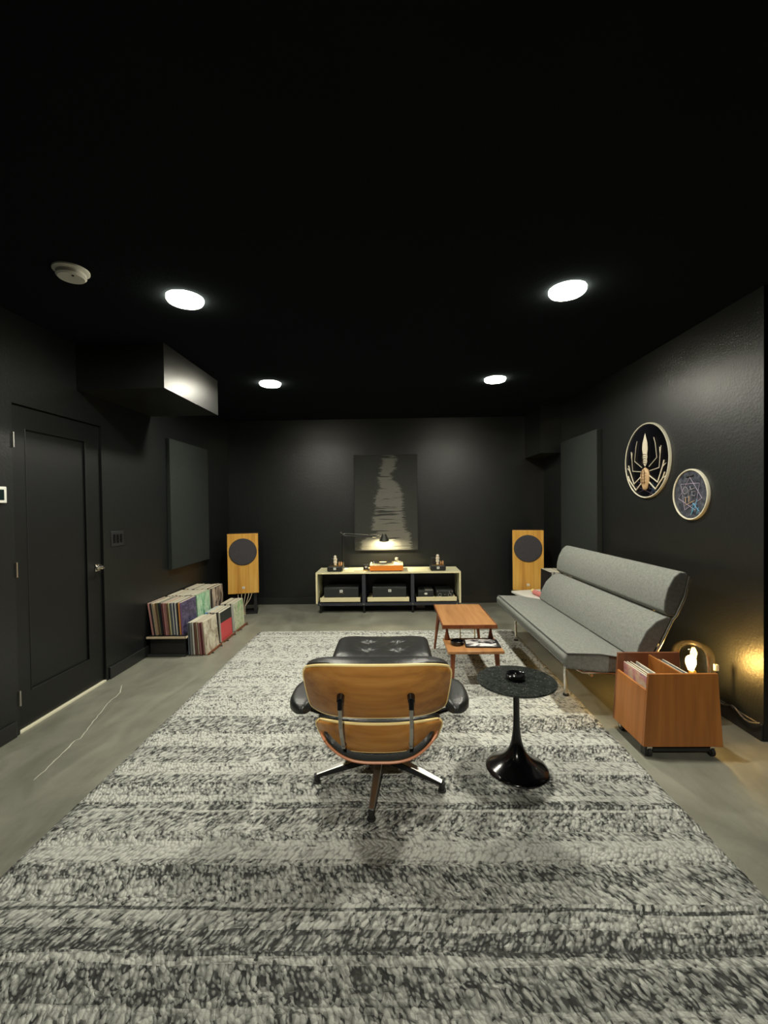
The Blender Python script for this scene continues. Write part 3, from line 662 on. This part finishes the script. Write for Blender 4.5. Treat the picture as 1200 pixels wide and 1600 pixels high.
def cover_mat(name, cols, sc=(6, 6, 6), seed=0.0, dist=1.0, rough=.4):
    m = mat(name, cols[0], rough); t = NT(m); o = t.mapv(t.obj(), sc, (seed, seed*1.7, seed*.3))
    n = t.noise(o, 1.3, 7, .75, dist); k = len(cols)
    t.color(t.ramp(n, [(.35+.30*i/max(1, k-1), c) for i, c in enumerate(cols)])); return m
SLEEVE = {}
def sleeve_mesh(tk, h=.312, d=.312):
    key = (round(tk, 4), h, d)
    return key
COLS = {'cream': (.62, .56, .42), 'off-white': (.68, .67, .60), 'grey': (.22, .22, .21), 'black': (.02, .02, .022), 'brown': (.16, .085, .045), 'dusty pink': (.50, .24, .22), 'maroon': (.13, .03, .035),
        'navy': (.03, .04, .10), 'tan': (.42, .30, .18), 'orange': (.72, .30, .08), 'pale yellow': (.66, .62, .34), 'olive': (.20, .20, .09), 'sky blue': (.16, .42, .62), 'purple': (.22, .12, .30), 'slate': (.10, .12, .14), 'teal': (.06, .22, .20), 'red': (.55, .06, .07), 'green': (.18, .42, .22)}
MC = {}
def spine_mat(cn):
    if cn not in MC:
        m = mat('printed card '+cn, COLS[cn], .5); t = NT(m); n = t.noise(t.mapv(t.obj(), (30, 30, 14)), 1, 3); c = COLS[cn]
        t.color(t.mix(t.math('MULTIPLY', n, .6), c, tuple(x*.45+.03 for x in c))); MC[cn] = m
    return MC[cn]
M_PAPER = mat('cream paper edges', (.58, .54, .42), .7)
def record(x, y, z, tk, lean, cn, label, group, cover=None, h=.312, rz=0, left=False, side=1):
    # sleeve plane normal to X, near edge at y, lean tilts the top towards the wall (-x)
    o = thing('record_sleeve', label, 'record', (x, y, z), rz, group); o.rotation_euler = (0, lean, rz)
    MB().box(0, tk, 0, h, 0, h).build('sleeve', spine_mat(cn), o)
    MB().box(tk*.12, tk*.88, .002, h-.002, h, h+.0012).build('sleeve_opening', M_PAPER, o)
    if cover:
        if side > 0: MB().box(tk, tk+.0012, .004, h-.004, .004, h-.004).build('cover', cover, o)
        else: MB().box(-.0012, 0, .004, h-.004, .004, h-.004).build('cover', cover, o)
    return o
ORD = ['first', 'second', 'third', 'fourth', 'fifth', 'sixth', 'seventh', 'eighth', 'ninth', 'tenth', 'eleventh', 'twelfth', 'thirteenth', 'fourteenth', 'fifteenth', 'sixteenth', 'seventeenth', 'eighteenth', 'nineteenth', 'twentieth', 'twenty-first', 'twenty-second', 'twenty-third', 'twenty-fourth']
def stack(x0, x1, y, z, cols, lean0, lean1, place, group, cover=None, cov_label=None, dy=.02):
    n = len(cols); sp = (x1-x0)/n
    for i, cn in enumerate(cols):
        tk = sp*R.uniform(.55, .80); le = lean0+(lean1-lean0)*i/max(1, n-1); last = i == n-1
        lab = cov_label if (last and cov_label) else '%s record sleeve, %s from the wall in %s' % (cn, ORD[i], place)
        record(x0+sp*i, y+R.uniform(-dy, dy)*.6, z, tk, le, cn, lab, group, cover if last else None, h=.312*R.uniform(.985, 1.0))
# bench
BN = thing('record_bench', 'low black bench with pale front edge under the left wall records', 'bench', (-2.17, 4.65, 0))
MB().box(-.19, .185, -.615, .64, .172, .196).build('bench_top', M_BLACK, BN)
MB().box(-.19, .19, -.622, -.615, .178, .196).box(.185, .192, -.622, .64, .178, .196).build('pale_edge', mat('pale birch strip', (.62, .50, .33), .5), BN)
MB().box(-.17, .172, -.59, -.57, .015, .172).box(-.17, .172, .60, .62, 0, .172).box(-.17, -.15, -.57, .60, 0, .172).build('bench_side', M_BLACK, BN)
MB().box(-.19, .175, -.61, .63, 0, .02).build('bench_foot', mat('satin black board', (.03, .031, .03), .35), BN)
cA = ['dusty pink', 'black', 'cream', 'tan', 'brown', 'olive', 'black', 'slate', 'maroon', 'dusty pink', 'dusty pink', 'brown', 'pale yellow', 'slate', 'off-white', 'navy', 'off-white', 'black', 'orange', 'purple']
pur = cover_mat('purple misty figures cover', [(.01, .010, .02), (.06, .05, .11), (.03, .025, .05), (.15, .13, .24), (.02, .015, .03), (.38, .35, .36)], (5, 5, 9), 2.0, 1.5)
stack(-2.325, -2.03, 4.08, .198, cA, -.14, -.05, 'the nearest stack on the black bench', 'records on the black bench', pur, 'record with dark purple misty cover at the near end of the bench')
cB = ['cream', 'off-white', 'brown', 'cream', 'tan', 'off-white', 'black', 'cream', 'off-white', 'grey', 'cream', 'maroon', 'off-white', 'cream', 'green', 'green']
grn = cover_mat('pale green drip cover', [(.01, .07, .03), (.16, .40, .22), (.38, .62, .42), (.62, .74, .55), (.10, .25, .16)], (5, 9, 3), 4.4, 1.2)
stack(-2.325, -2.03, 4.43, .198, cB, -.12, -.04, 'the middle stack on the black bench', 'records on the black bench', grn, 'record with pale green painted cover in the middle of the bench')
cC = ['cream', 'tan', 'off-white', 'cream', 'black', 'off-white', 'cream', 'off-white', 'tan', 'cream', 'off-white', 'brown', 'cream', 'black']
fac = cover_mat('two pale faces cover', [(.015, .014, .014), (.05, .035, .03), (.45, .36, .28), (.60, .50, .40)], (3, 11, 4), 7.1, .6)
stack(-2.325, -2.03, 4.79, .198, cC, -.10, -.03, 'the far stack on the black bench', 'records on the black bench', fac, 'record with two pale faces on black cover at the far end of the bench')
# front row on the floor with small holders
def holder(y, label):
    h = thing('record_holder', label, 'record holder', (-1.885, y, 0), 0, 'low holders under the floor records')
    MB().box(-.10, .10, .01, .32, 0, .006).box(.096, .102, .01, .32, 0, .022).build('tray', M_LEGWOOD, h)
    for yy in (.06, .27): MB().tube([(.099, yy, .0), (.118, yy, .006), (.125, yy, .006)], .005, 6).build('foot', M_BLACK, h)
holder(4.08, 'low metal holder under the nearest floor stack of records')
holder(4.46, 'low metal holder under the floor stack with the red and black cover')
holder(4.86, 'low metal holder under the far floor stack of records')
cD = ['slate', 'slate', 'grey', 'off-white', 'off-white', 'maroon', 'brown', 'cream', 'maroon', 'dusty pink', 'maroon', 'dusty pink', 'cream', 'cream']
pho = cover_mat('cream and brown photograph cover', [(.10, .07, .04), (.34, .28, .20), (.60, .55, .43), (.68, .64, .52)], (4, 6, 4), 1.3, .8)
stack(-1.975, -1.80, 4.08, .008, cD, -.03, -.09, 'the nearest stack on the floor', 'records standing on the floor', pho, 'record with cream and brown photograph cover at the near end on the floor')
cE = ['sky blue', 'sky blue', 'off-white', 'cream', 'maroon', 'cream', 'grey', 'cream', 'off-white', 'black', 'cream', 'off-white']
def redblack():
    m = mat('black over red cover', (.5, .05, .06), .35); t = NT(m); s = t.n('ShaderNodeSeparateXYZ', {0: t.obj()})
    f = t.math('LESS_THAN', t.math('SUBTRACT', s.outputs[2], t.math('MULTIPLY', s.outputs[1], -.02)), .195)
    t.color(t.mix(f, (.03, .035, .032), (.62, .07, .08))); return m
stack(-1.975, -1.805, 4.46, .008, cE, -.03, -.05, 'the middle stack on the floor', 'records standing on the floor', redblack(), 'record with black over red cover in the middle of the floor row')
cF = ['off-white', 'cream', 'off-white', 'black', 'cream', 'off-white', 'cream', 'black', 'off-white', 'off-white']
gw = cover_mat('white and green swirl cover', [(.04, .05, .05), (.55, .58, .40), (.66, .68, .50), (.30, .45, .22), (.12, .55, .10)], (4, 6, 5), 9.0, 2.0)
stack(-1.975, -1.805, 4.86, .008, cF, -.02, -.06, 'the far stack on the floor', 'records standing on the floor', gw, 'record with white and green swirl cover at the far end on the floor')
# records in the crate
cc = cover_mat('pink cream and blue painted cover', [(.10, .16, .45), (.60, .25, .25), (.70, .50, .35), (.70, .66, .55)], (5, 7, 6), 3.3, 1.0)
for i, (x, cn, lab) in enumerate(((1.440, 'dusty pink', 'record with a pink and blue cover, leftmost in the wheeled crate'), (1.458, 'cream', 'cream record second from the left in the wheeled crate'), (1.478, 'tan', 'tan record third from the left in the wheeled crate'), (1.515, 'off-white', 'off-white record leaning by the crate divider, left side'),
                                  (1.612, 'off-white', 'off-white record just right of the crate divider'), (1.632, 'cream', 'cream record in the middle of the right crate compartment'), (1.66, 'grey', 'grey record at the right of the wheeled crate'))):
    o = record(x, 2.405, .111, .010, -.03 if x < 1.6 else .02, cn, lab, 'records in the wheeled crate', cc if i == 0 else None, side=-1, h=.312 if i < 4 else .325)
    o.location.y = 2.410
# white low bench with records and pink roll behind the sofa
WB = thing('low_bench', 'small white bench with splayed legs between the sofa and right speaker', 'bench', (1.76, 5.13, 0), .20)
MB().box(-.215, .205, -.40, .36, .295, .322).build('bench_top', M_WHITELAM, WB, bevel=.004)
for x, y in ((-.17, -.34), (.17, -.34), (-.17, .30), (.17, .30)): MB().tube([(x, y, .295), (x*1.05, y*1.06, 0)], [.016, .012], 10).build('leg', M_WHITELAM, WB)
MB().box(-.17, -.155, -.34, .30, .255, .295).box(.155, .17, -.34, .30, .255, .295).build('apron', M_WHITELAM, WB)
cG = ['black', 'off-white', 'grey', 'off-white', 'cream', 'off-white', 'black', 'cream', 'off-white', 'tan', 'cream', 'off-white']
bk = mat('plain black cover', (.010, .010, .012), .7, spec=.2)
for i, cn in enumerate(cG):
    lab = 'record with plain black cover behind the sofa, nearest the right speaker' if i == 0 else '%s record on the white bench behind the sofa, %s from the black cover' % (cn, ORD[i-1])
    record(1.765+.020*i, 4.90+R.uniform(-.008, .008), .324, .013, .02+.004*i, cn, lab, 'records on the white bench behind the sofa', bk if i == 0 else None, side=-1)
RO = thing('record_brush', 'pink roller brush with a yellow knob lying on the white bench', 'brush', (1.70, 5.07, .353), .12)
MB().tube([(.0, .12, 0), (.005, .05, .0), (.02, -.16, .0)], .030, 14).build('pink_roll', fabric('pink plush', (.45, .12, .12), (.70, .28, .24), 120), RO, smooth=True)
MB().lathe([(.0, -.024), (.017, -.017), (.024, 0), (.017, .017), (.0, .024)], (-.005, .150, .012), 16).build('knob', mat('yellow knob', (.75, .62, .22), .4), RO, smooth=True)

# ------------------------------------------------------------ speakers
def speaker(loc, rz, label):
    t = thing('loudspeaker', label, 'speaker', loc, rz, 'pair of wooden floor speakers')
    z0, z1 = .285, 1.07
    MB().box(-.193, .193, .02, .27, z0, z1).build('cabinet', mat('dark cabinet side', (.05, .03, .02), .4) if 'side' not in MC else MC['side'], t, bevel=.003)
    MB().box(-.193, .193, 0, .0195, z0, z1).build('front_baffle', M_SPKWOOD, t, bevel=.002)
    Mx = Matrix.Rotation(PI/2, 4, 'X')
    MB().lathe([(.0, .0), (.172, .0), (.176, .004), (.170, .012), (.0, .014)], (0, 0, z1-.237), 56, Mx).build('round_grille', M_GRILLE, t, smooth=True)
    bd = MB().box(-.018, .018, -.003, 0, z0+.062, z0+.090).build('badge', M_WHITE, t, bevel=.001)
    MB().box(-.012, .012, -.004, -.003, z0+.070, z0+.073).box(-.012, .012, -.004, -.003, z0+.079, z0+.082).build('badge_lettering', M_BRASS, bd)
    for sx, za, zb in ((-.065, z0+.002, z1-.40), (.070, z0+.002, z1-.40), (.070, z1-.075, z1-.002)): MB().box(sx, sx+.0018, -.001, 0, za, zb).build('veneer_seam', M_LEGWOOD, t)
    MB().box(-.16, .16, .04, .25, .262, .285).box(-.16, -.125, .05, .24, .0, .262).box(.125, .16, .05, .24, 0, .262).box(-.17, .17, .03, .26, 0, .025).build('stand', M_BLACK, t)
    return t
SPL = speaker((-1.973, 5.60, 0), .27, 'honey wood speaker with round dark grille in the far left corner')
dup(SPL, (1.747, 5.62, 0), 'honey wood speaker with round dark grille in the far right corner behind the sofa', -.24)
cab = thing('speaker_cable', 'pale twin speaker cables hanging under the left speaker', 'cable', (-1.95, 5.585, 0))
for k, (x, x2) in enumerate(((-.10, -.04), (-.05, -.03), (.0, -.02), (.045, .0), (.085, .0))):
    MB().tube([(x, .02, .284), (x*.8+x2*.2, -.005, .22), (x2, -.01, .12), (x2*.5, .0, .008)], .0035, 6).build('cable_strand', mat('pale cable', (.62, .52, .36), .5), cab, smooth=True)

# ------------------------------------------------------------ media console
CD = thing('media_console', 'long low media console with pale birch case and black legs', 'media console', (-.075, 5.65, 0))
w2 = .955; ct = .540
MB().box(-w2, w2, 0, .46, ct-.020, ct).box(-w2, -w2+.022, 0, .46, .128, ct-.020).box(w2-.022, w2, 0, .46, .128, ct-.020).build('birch_case', M_CRED, CD, bevel=.002)
MB().box(-w2, w2, -.0015, 0, ct-.020, ct).box(-w2, -w2+.022, -.0015, 0, .128, ct-.020).box(w2-.022, w2, -.0015, 0, .128, ct-.020).build('edge_band', M_CREDFR, CD)
MB().box(-w2+.022, w2-.022, .44, .455, .128, ct-.020).box(-w2+.022, w2-.022, .0, .44, .100, .135).build('inner_back', M_CREDIN, CD)
DV = (-.322, .322)
for x in DV: MB().box(x-.022, x+.022, .01, .44, .135, ct-.020).build('divider', M_CREDIN, CD)
for x in (-w2+.055, -.322, .322, w2-.055):
    for y in (.03, .40): MB().tube([(x, y, .100), (x, y, .012)], .013, 12).tube([(x, y, .012), (x, y, 0)], [.018, .018], 12).build('leg', M_BLKMETAL, CD)
    MB().lathe([(.0, 0), (.010, 0), (.008, .004), (.0, .005)], (x, .0, .118), 12, Matrix.Rotation(PI/2, 4, 'X')).build('bolt', M_CHROME, CD)
for xa, xb in ((-.90, -.37), (-.275, .275), (.37, .90)):
    tr = MB().box(xa, xb, .012, .40, .165, .185).box(xa, xb, .006, .022, .150, .205).build('tray', M_CREDFR, CD, bevel=.002)
CX, CY = -.075, 5.65
def logo(t, x, z, y=-.0025, s=.020):
    b = MB().box(x-s, x+s, y, y+.0025, z-s*.85, z+s*.85).build('badge', M_WHITE, t, bevel=.001)
    MB().box(x-s*.45, x-s*.2, y-.0008, y, z-s*.45, z+s*.4).box(x-s*.2, x+s*.3, y-.0008, y, z-s*.05, z+s*.1).box(x+s*.2, x+s*.4, y-.0008, y, z-s*.45, z+s*.4).build('badge_mark', M_GLOSSBLACK, b)
def amp(x, wd, ht, label, cat='amplifier', dp=.33):
    t = thing('amplifier', label, cat, (CX+x, CY+.045, .186))
    MB().box(-wd/2, wd/2, 0, dp, .010, ht).build('chassis', mat('dark hammered chassis', (.020, .022, .022), .4), t, bevel=.006)
    MB().box(-wd/2+.01, wd/2-.01, -.003, 0, ht-.022, ht-.019).build('face_line', mat('dim grey line', (.08, .08, .08), .4), t)
    for sx in (-1, 1):
        for yy in (.03, dp-.03): MB().tube([(sx*(wd/2-.03), yy, 0), (sx*(wd/2-.03), yy, .010)], .012, 10).build('foot', M_RUBBER, t)
    return t
t = amp(-.625, .46, .148, 'wide black amplifier with white badge in the left bay of the console'); logo(t, .0, .098); MB().box(-.03, .03, -.003, 0, .070, .073).build('badge_script', M_BRASS, t)
t = amp(.015, .45, .148, 'wide black amplifier with white badge in the middle bay of the console'); logo(t, .005, .100)
t = amp(.498, .205, .098, 'small black box with oval silver badge, left in the right bay'); MB().lathe([(.0, 0), (.022, 0), (.020, .003), (.0, .003)], (0, -.001, .055), 18, Matrix.Rotation(PI/2, 4, 'X') @ Matrix.Diagonal((1, .6, 1, 1))).build('badge', M_WHITE, t)
MB().box(-.01, .095, .02, .16, .098, .108).build('lid_plate', M_ALU, t)
t = amp(.748, .225, .098, 'small black preamp with two silver ringed knobs, right in the right bay')
for x in (-.065, .062):
    MB().lathe([(.018, 0), (.023, 0), (.022, .012), (.018, .012)], (x, -.001, .040), 20, Matrix.Rotation(PI/2, 4, 'X'), cap=False).build('knob_ring', M_CHROME, t, smooth=True)
    MB().lathe([(.0, 0), (.016, 0), (.014, .018), (.0, .019)], (x, -.001, .040), 20, Matrix.Rotation(PI/2, 4, 'X')).build('knob', M_BLACK, t, smooth=True)
for x, z in ((-.098, .082), (-.098, .020), (.098, .082), (.06, .076), (0, .042), (.098, .022)): MB().lathe([(.0, 0), (.007, 0), (.006, .008), (.0, .009)], (x, -.001, z), 10, Matrix.Rotation(PI/2, 4, 'X')).build('switch', M_ALU, t)
# under the console
ps = thing('power_strip', 'grey metal power strip on the floor under the right of the console', 'power strip', (.365, 5.90, 0))
MB().box(-.085, .085, 0, .05, .04, .105).box(-.06, .06, .01, .04, 0, .04).build('housing', mat('grey metal housing', (.42, .38, .36), .4), ps, bevel=.003)
for k in range(3): MB().box(-.065+k*.05, -.040+k*.05, -.001, 0, .055, .090).build('socket', mat('dim socket', (.2, .18, .17), .5), ps)
pa = thing('cable_adapter', 'small dark plug adapter on the floor under the left of the console', 'adapter', (-.66, 5.95, 0))
MB().box(-.05, .05, 0, .04, 0, .035).build('housing', M_BLACK, pa, bevel=.003); MB().box(-.04, -.02, -.001, 0, .012, .024).box(.005, .02, -.001, 0, .012, .024).build('plug_pins', M_CHROME, pa)

# ------------------------------------------------------------ things on the console
def mono(x, label):
    t = thing('tube_amplifier', label, 'tube amplifier', (x, 5.70, ct), 0, 'pair of small tube amplifiers')
    MB().box(-.103, .103, 0, .165, .006, .072).build('chassis', M_BLACK, t, bevel=.012); logo(t, 0, .042, s=.017)
    for sx in (-.08, .08): MB().tube([(sx, .03, 0), (sx, .03, .006)], .010, 8).tube([(sx, .14, 0), (sx, .14, .006)], .010, 8).build('foot', M_RUBBER, t)
    tv = MB().lathe([(.0, .072), (.018, .072), (.018, .092), (.014, .094), (.020, .105), (.026, .125), (.020, .145), (.024, .150), (.026, .170), (.016, .180), (.020, .186), (.018, .205), (.008, .214), (.0, .216)], (0, .06, 0), 20).build('vacuum_tube', mat('frosted tube glass', (.70, .62, .50), .25), t, smooth=True)
    MB().lathe([(.0, .072), (.020, .072), (.020, .085), (.0, .086)], (0, .06, 0), 16).build('tube_base', M_BRASS, tv)
    MB().box(-.075, -.025, .095, .155, .072, .165).build('transformer', M_BLACK, t, bevel=.004)
    for xx in (.045, .075): MB().lathe([(.0, .072), (.010, .072), (.012, .10), (.008, .118), (.0, .122)], (xx, .12, 0), 12).build('small_tube', mat('amber tube', (.60, .34, .16), .3), t, smooth=True)
    MB().box(-.08, .08, .02, .16, .072, .075).build('top_plate', M_BRASS, t)
    return t
t1 = mono(-.783, 'black tube amplifier with white badge on the left end of the console')
dup(t1, (.590, 5.70, ct), 'black tube amplifier with white badge on the right end of the console')
TT = thing('turntable', 'orange turntable in the middle of the console top', 'turntable', (-.095, 5.69, ct))
MB().box(-.222, .222, 0, .33, .012, .080).build('plinth', M_ORANGE, TT, bevel=.004)
MB().box(-.222, .222, -.001, .33, .0805, .086).build('top_plate', M_CREDFR, TT)
for x in (-.19, .19):
    for y in (.03, .30): MB().tube([(x, y, 0), (x, y, .012)], .018, 12).build('foot', M_RUBBER, TT)
pt = MB().lathe([(.0, .086), (.148, .086), (.150, .092), (.150, .104), (.0, .104)], (-.05, .165, 0), 44).build('platter', M_ALU, TT, smooth=True)
MB().lathe([(.0, .104), (.146, .104), (.146, .107), (.0, .107)], (-.05, .165, 0), 44).build('record_disc', M_GLOSSBLACK, pt, smooth=True)
MB().lathe([(.0, .107), (.048, .107), (.048, .1078), (.0, .1078)], (-.05, .165, 0), 24).build('record_label', mat('tan record label', (.6, .36, .16), .5), pt)
ta = MB().tube([(.160, .25, .086), (.160, .25, .150)], .014, 14).tube([(.175, .28, .145), (.155, .20, .142), (.10, .10, .125), (.07, .09, .118)], .0045, 8).tube([(.160, .265, .143), (.170, .315, .143)], .013, 12).build('tonearm', M_CHROME, TT, smooth=True)
MB().lathe([(.0, 0), (.022, 0), (.022, .03), (.0, .032)], (.135, .27, .135), 16, Matrix.Rotation(PI/2, 4, 'X')).lathe([(.012, .0), (.020, .0), (.020, .02), (.0, .02)], (.178, .24, .086), 14).build('counterweight', mat('white and black weight', (.7, .68, .6), .3), ta, smooth=True)
MB().tube([(-.165, .03, .086), (-.168, .03, .135)], .0035, 8).lathe([(.0, .086), (.012, .086), (.010, .097), (.0, .098)], (-.166, .03, 0), 12).build('speed_lever', M_WHITE, TT, smooth=True)
CB = thing('small_clock', 'tiny black box with white face left of the orange turntable', 'box', (-.375, 5.78, ct))
MB().box(-.033, .033, 0, .05, .018, .082).build('housing', M_BLACK, CB, bevel=.003); logo(CB, .004, .050, s=.014)
MB().box(-.035, .036, -.025, .06, 0, .018).build('base_block', M_BRASS, CB)
ph = tag(MB().box(-.520, -.385, 5.71, 5.75, ct, ct+.010).build('pale_strip', mat('pale card', (.62, .50, .34), .5), None, bevel=.001), 'pale flat strip lying on the console left of the turntable', 'card')
# desk lamp
DL = thing('desk_lamp', 'black and chrome balanced arm desk lamp lit over the turntable', 'desk lamp', (-.705, 6.01, ct))
lz = 1.005-ct
MB().lathe([(.0, 0), (.076, 0), (.079, .006), (.075, .014), (.0, .016)], (0, 0, 0), 32).build('base', M_ALU, DL, smooth=True)
MB().tube([(.0, 0, .014), (.0, 0, .09)], .010, 12).build('socket', M_CHROME, DL, smooth=True)
MB().tube([(-.004, 0, .05), (-.006, 0, lz)], .0095, 10).tube([(.014, 0, .08), (.012, 0, lz-.03)], .002, 6).build('lower_arm', M_BLKMETAL, DL, smooth=True)
MB().tube([(-.006, -.014, lz), (-.006, .014, lz)], .014, 14).tube([(-.03, 0, lz+.050), (.035, 0, lz-.01)], .010, 8).build('elbow_joint', M_CHROME, DL, smooth=True)
MB().tube([(-.02, 0, lz-.005), (.42, -.01, lz-.022)], .0125, 10).build('upper_arm', M_BLKMETAL, DL, smooth=True)
MB().tube([(.02, 0, lz+.028), (.36, -.01, lz+.005)], .002, 6).build('tension_wire', M_ALU, DL, smooth=True)
MB().tube([(.415, -.01, lz-.022), (.47, -.01, lz-.022)], .016, 10).tube([(.46, -.01, lz-.020), (.50, -.01, lz+.002), (.555, -.01, lz-.02)], .006, 8).build('head_joint', M_CHROME, DL, smooth=True)
HM = Matrix.Rotation(math.radians(12), 4, 'X')
HP = (.578, -.01, lz+.012)
shd = MB().lathe([(.016, .0), (.026, .0), (.070, -.095), (.068, -.095), (.024, -.004), (.016, -.004)], HP, 36, HM, cap=False).build('lamp_shade', mat('black shade', (.05, .052, .046), .3, .3), DL, smooth=True)
MB().lathe([(.0, -.002), (.017, -.002), (.017, .012), (.0, .014)], HP, 18, HM).build('shade_cap', M_ALU, shd, smooth=True)
MB().lathe([(.0, -.090), (.014, -.085), (.021, -.070), (.016, -.050), (.010, -.035), (.0, -.03)], HP, 16, HM).build('bulb', M_DESK, shd, smooth=True)

# ------------------------------------------------------------ glass dome lamp behind the crate
GL = thing('glass_dome_lamp', 'floor lamp with clear glass dome and glowing bulb behind the record crate', 'lamp', (1.945, 2.84, 0))
MB().lathe([(.0, 0), (.105, 0), (.108, .006), (.104, .018), (.050, .022), (.042, .04), (.042, .215), (.112, .232), (.119, .245), (.114, .256), (.0, .256)], seg=44).build('base', M_BLKMETAL, GL, smooth=True)
MB().lathe([(.118, .254), (.122, .268), (.122, .395), (.118, .430), (.106, .462), (.084, .486), (.052, .500), (.0, .505)], seg=56, cap=False).build('glass_dome', M_GLASS, GL, smooth=True)
MB().lathe([(.0, .256), (.022, .256), (.022, .305), (.016, .315), (.0, .315)], seg=20).build('bulb_socket', M_BRASS, GL, smooth=True)
MB().lathe([(.0, .315), (.014, .318), (.024, .345), (.030, .370), (.026, .395), (.012, .410), (.0, .413)], (-.01, 0, 0), seg=20).build('bulb', M_BULB, GL, smooth=True)
MB().tube([(.118, -.035, .0), (.124, -.035, .15), (.126, -.035, .335)], .0085, 10).build('side_post', M_BLACK, GL, smooth=True)
MB().box(.116, .138, -.046, -.024, .325, .365).build('glass_clip', M_WHITE, GL, bevel=.003)
cb_ = MB()
pp = []
for k in range(25):
    y = 3.25-.70*k/24; pp.append((XR-.030+.012*math.sin(k*.55), y, .105+.018*math.sin(k*.8)))
cb_.tube(pp, .006, 8); o = cb_.build('power_cable', mat('dark cable', (.05, .045, .04), .35), None, smooth=True); tag(o, 'loose cable lying along the baseboard behind the glass lamp', 'cable')
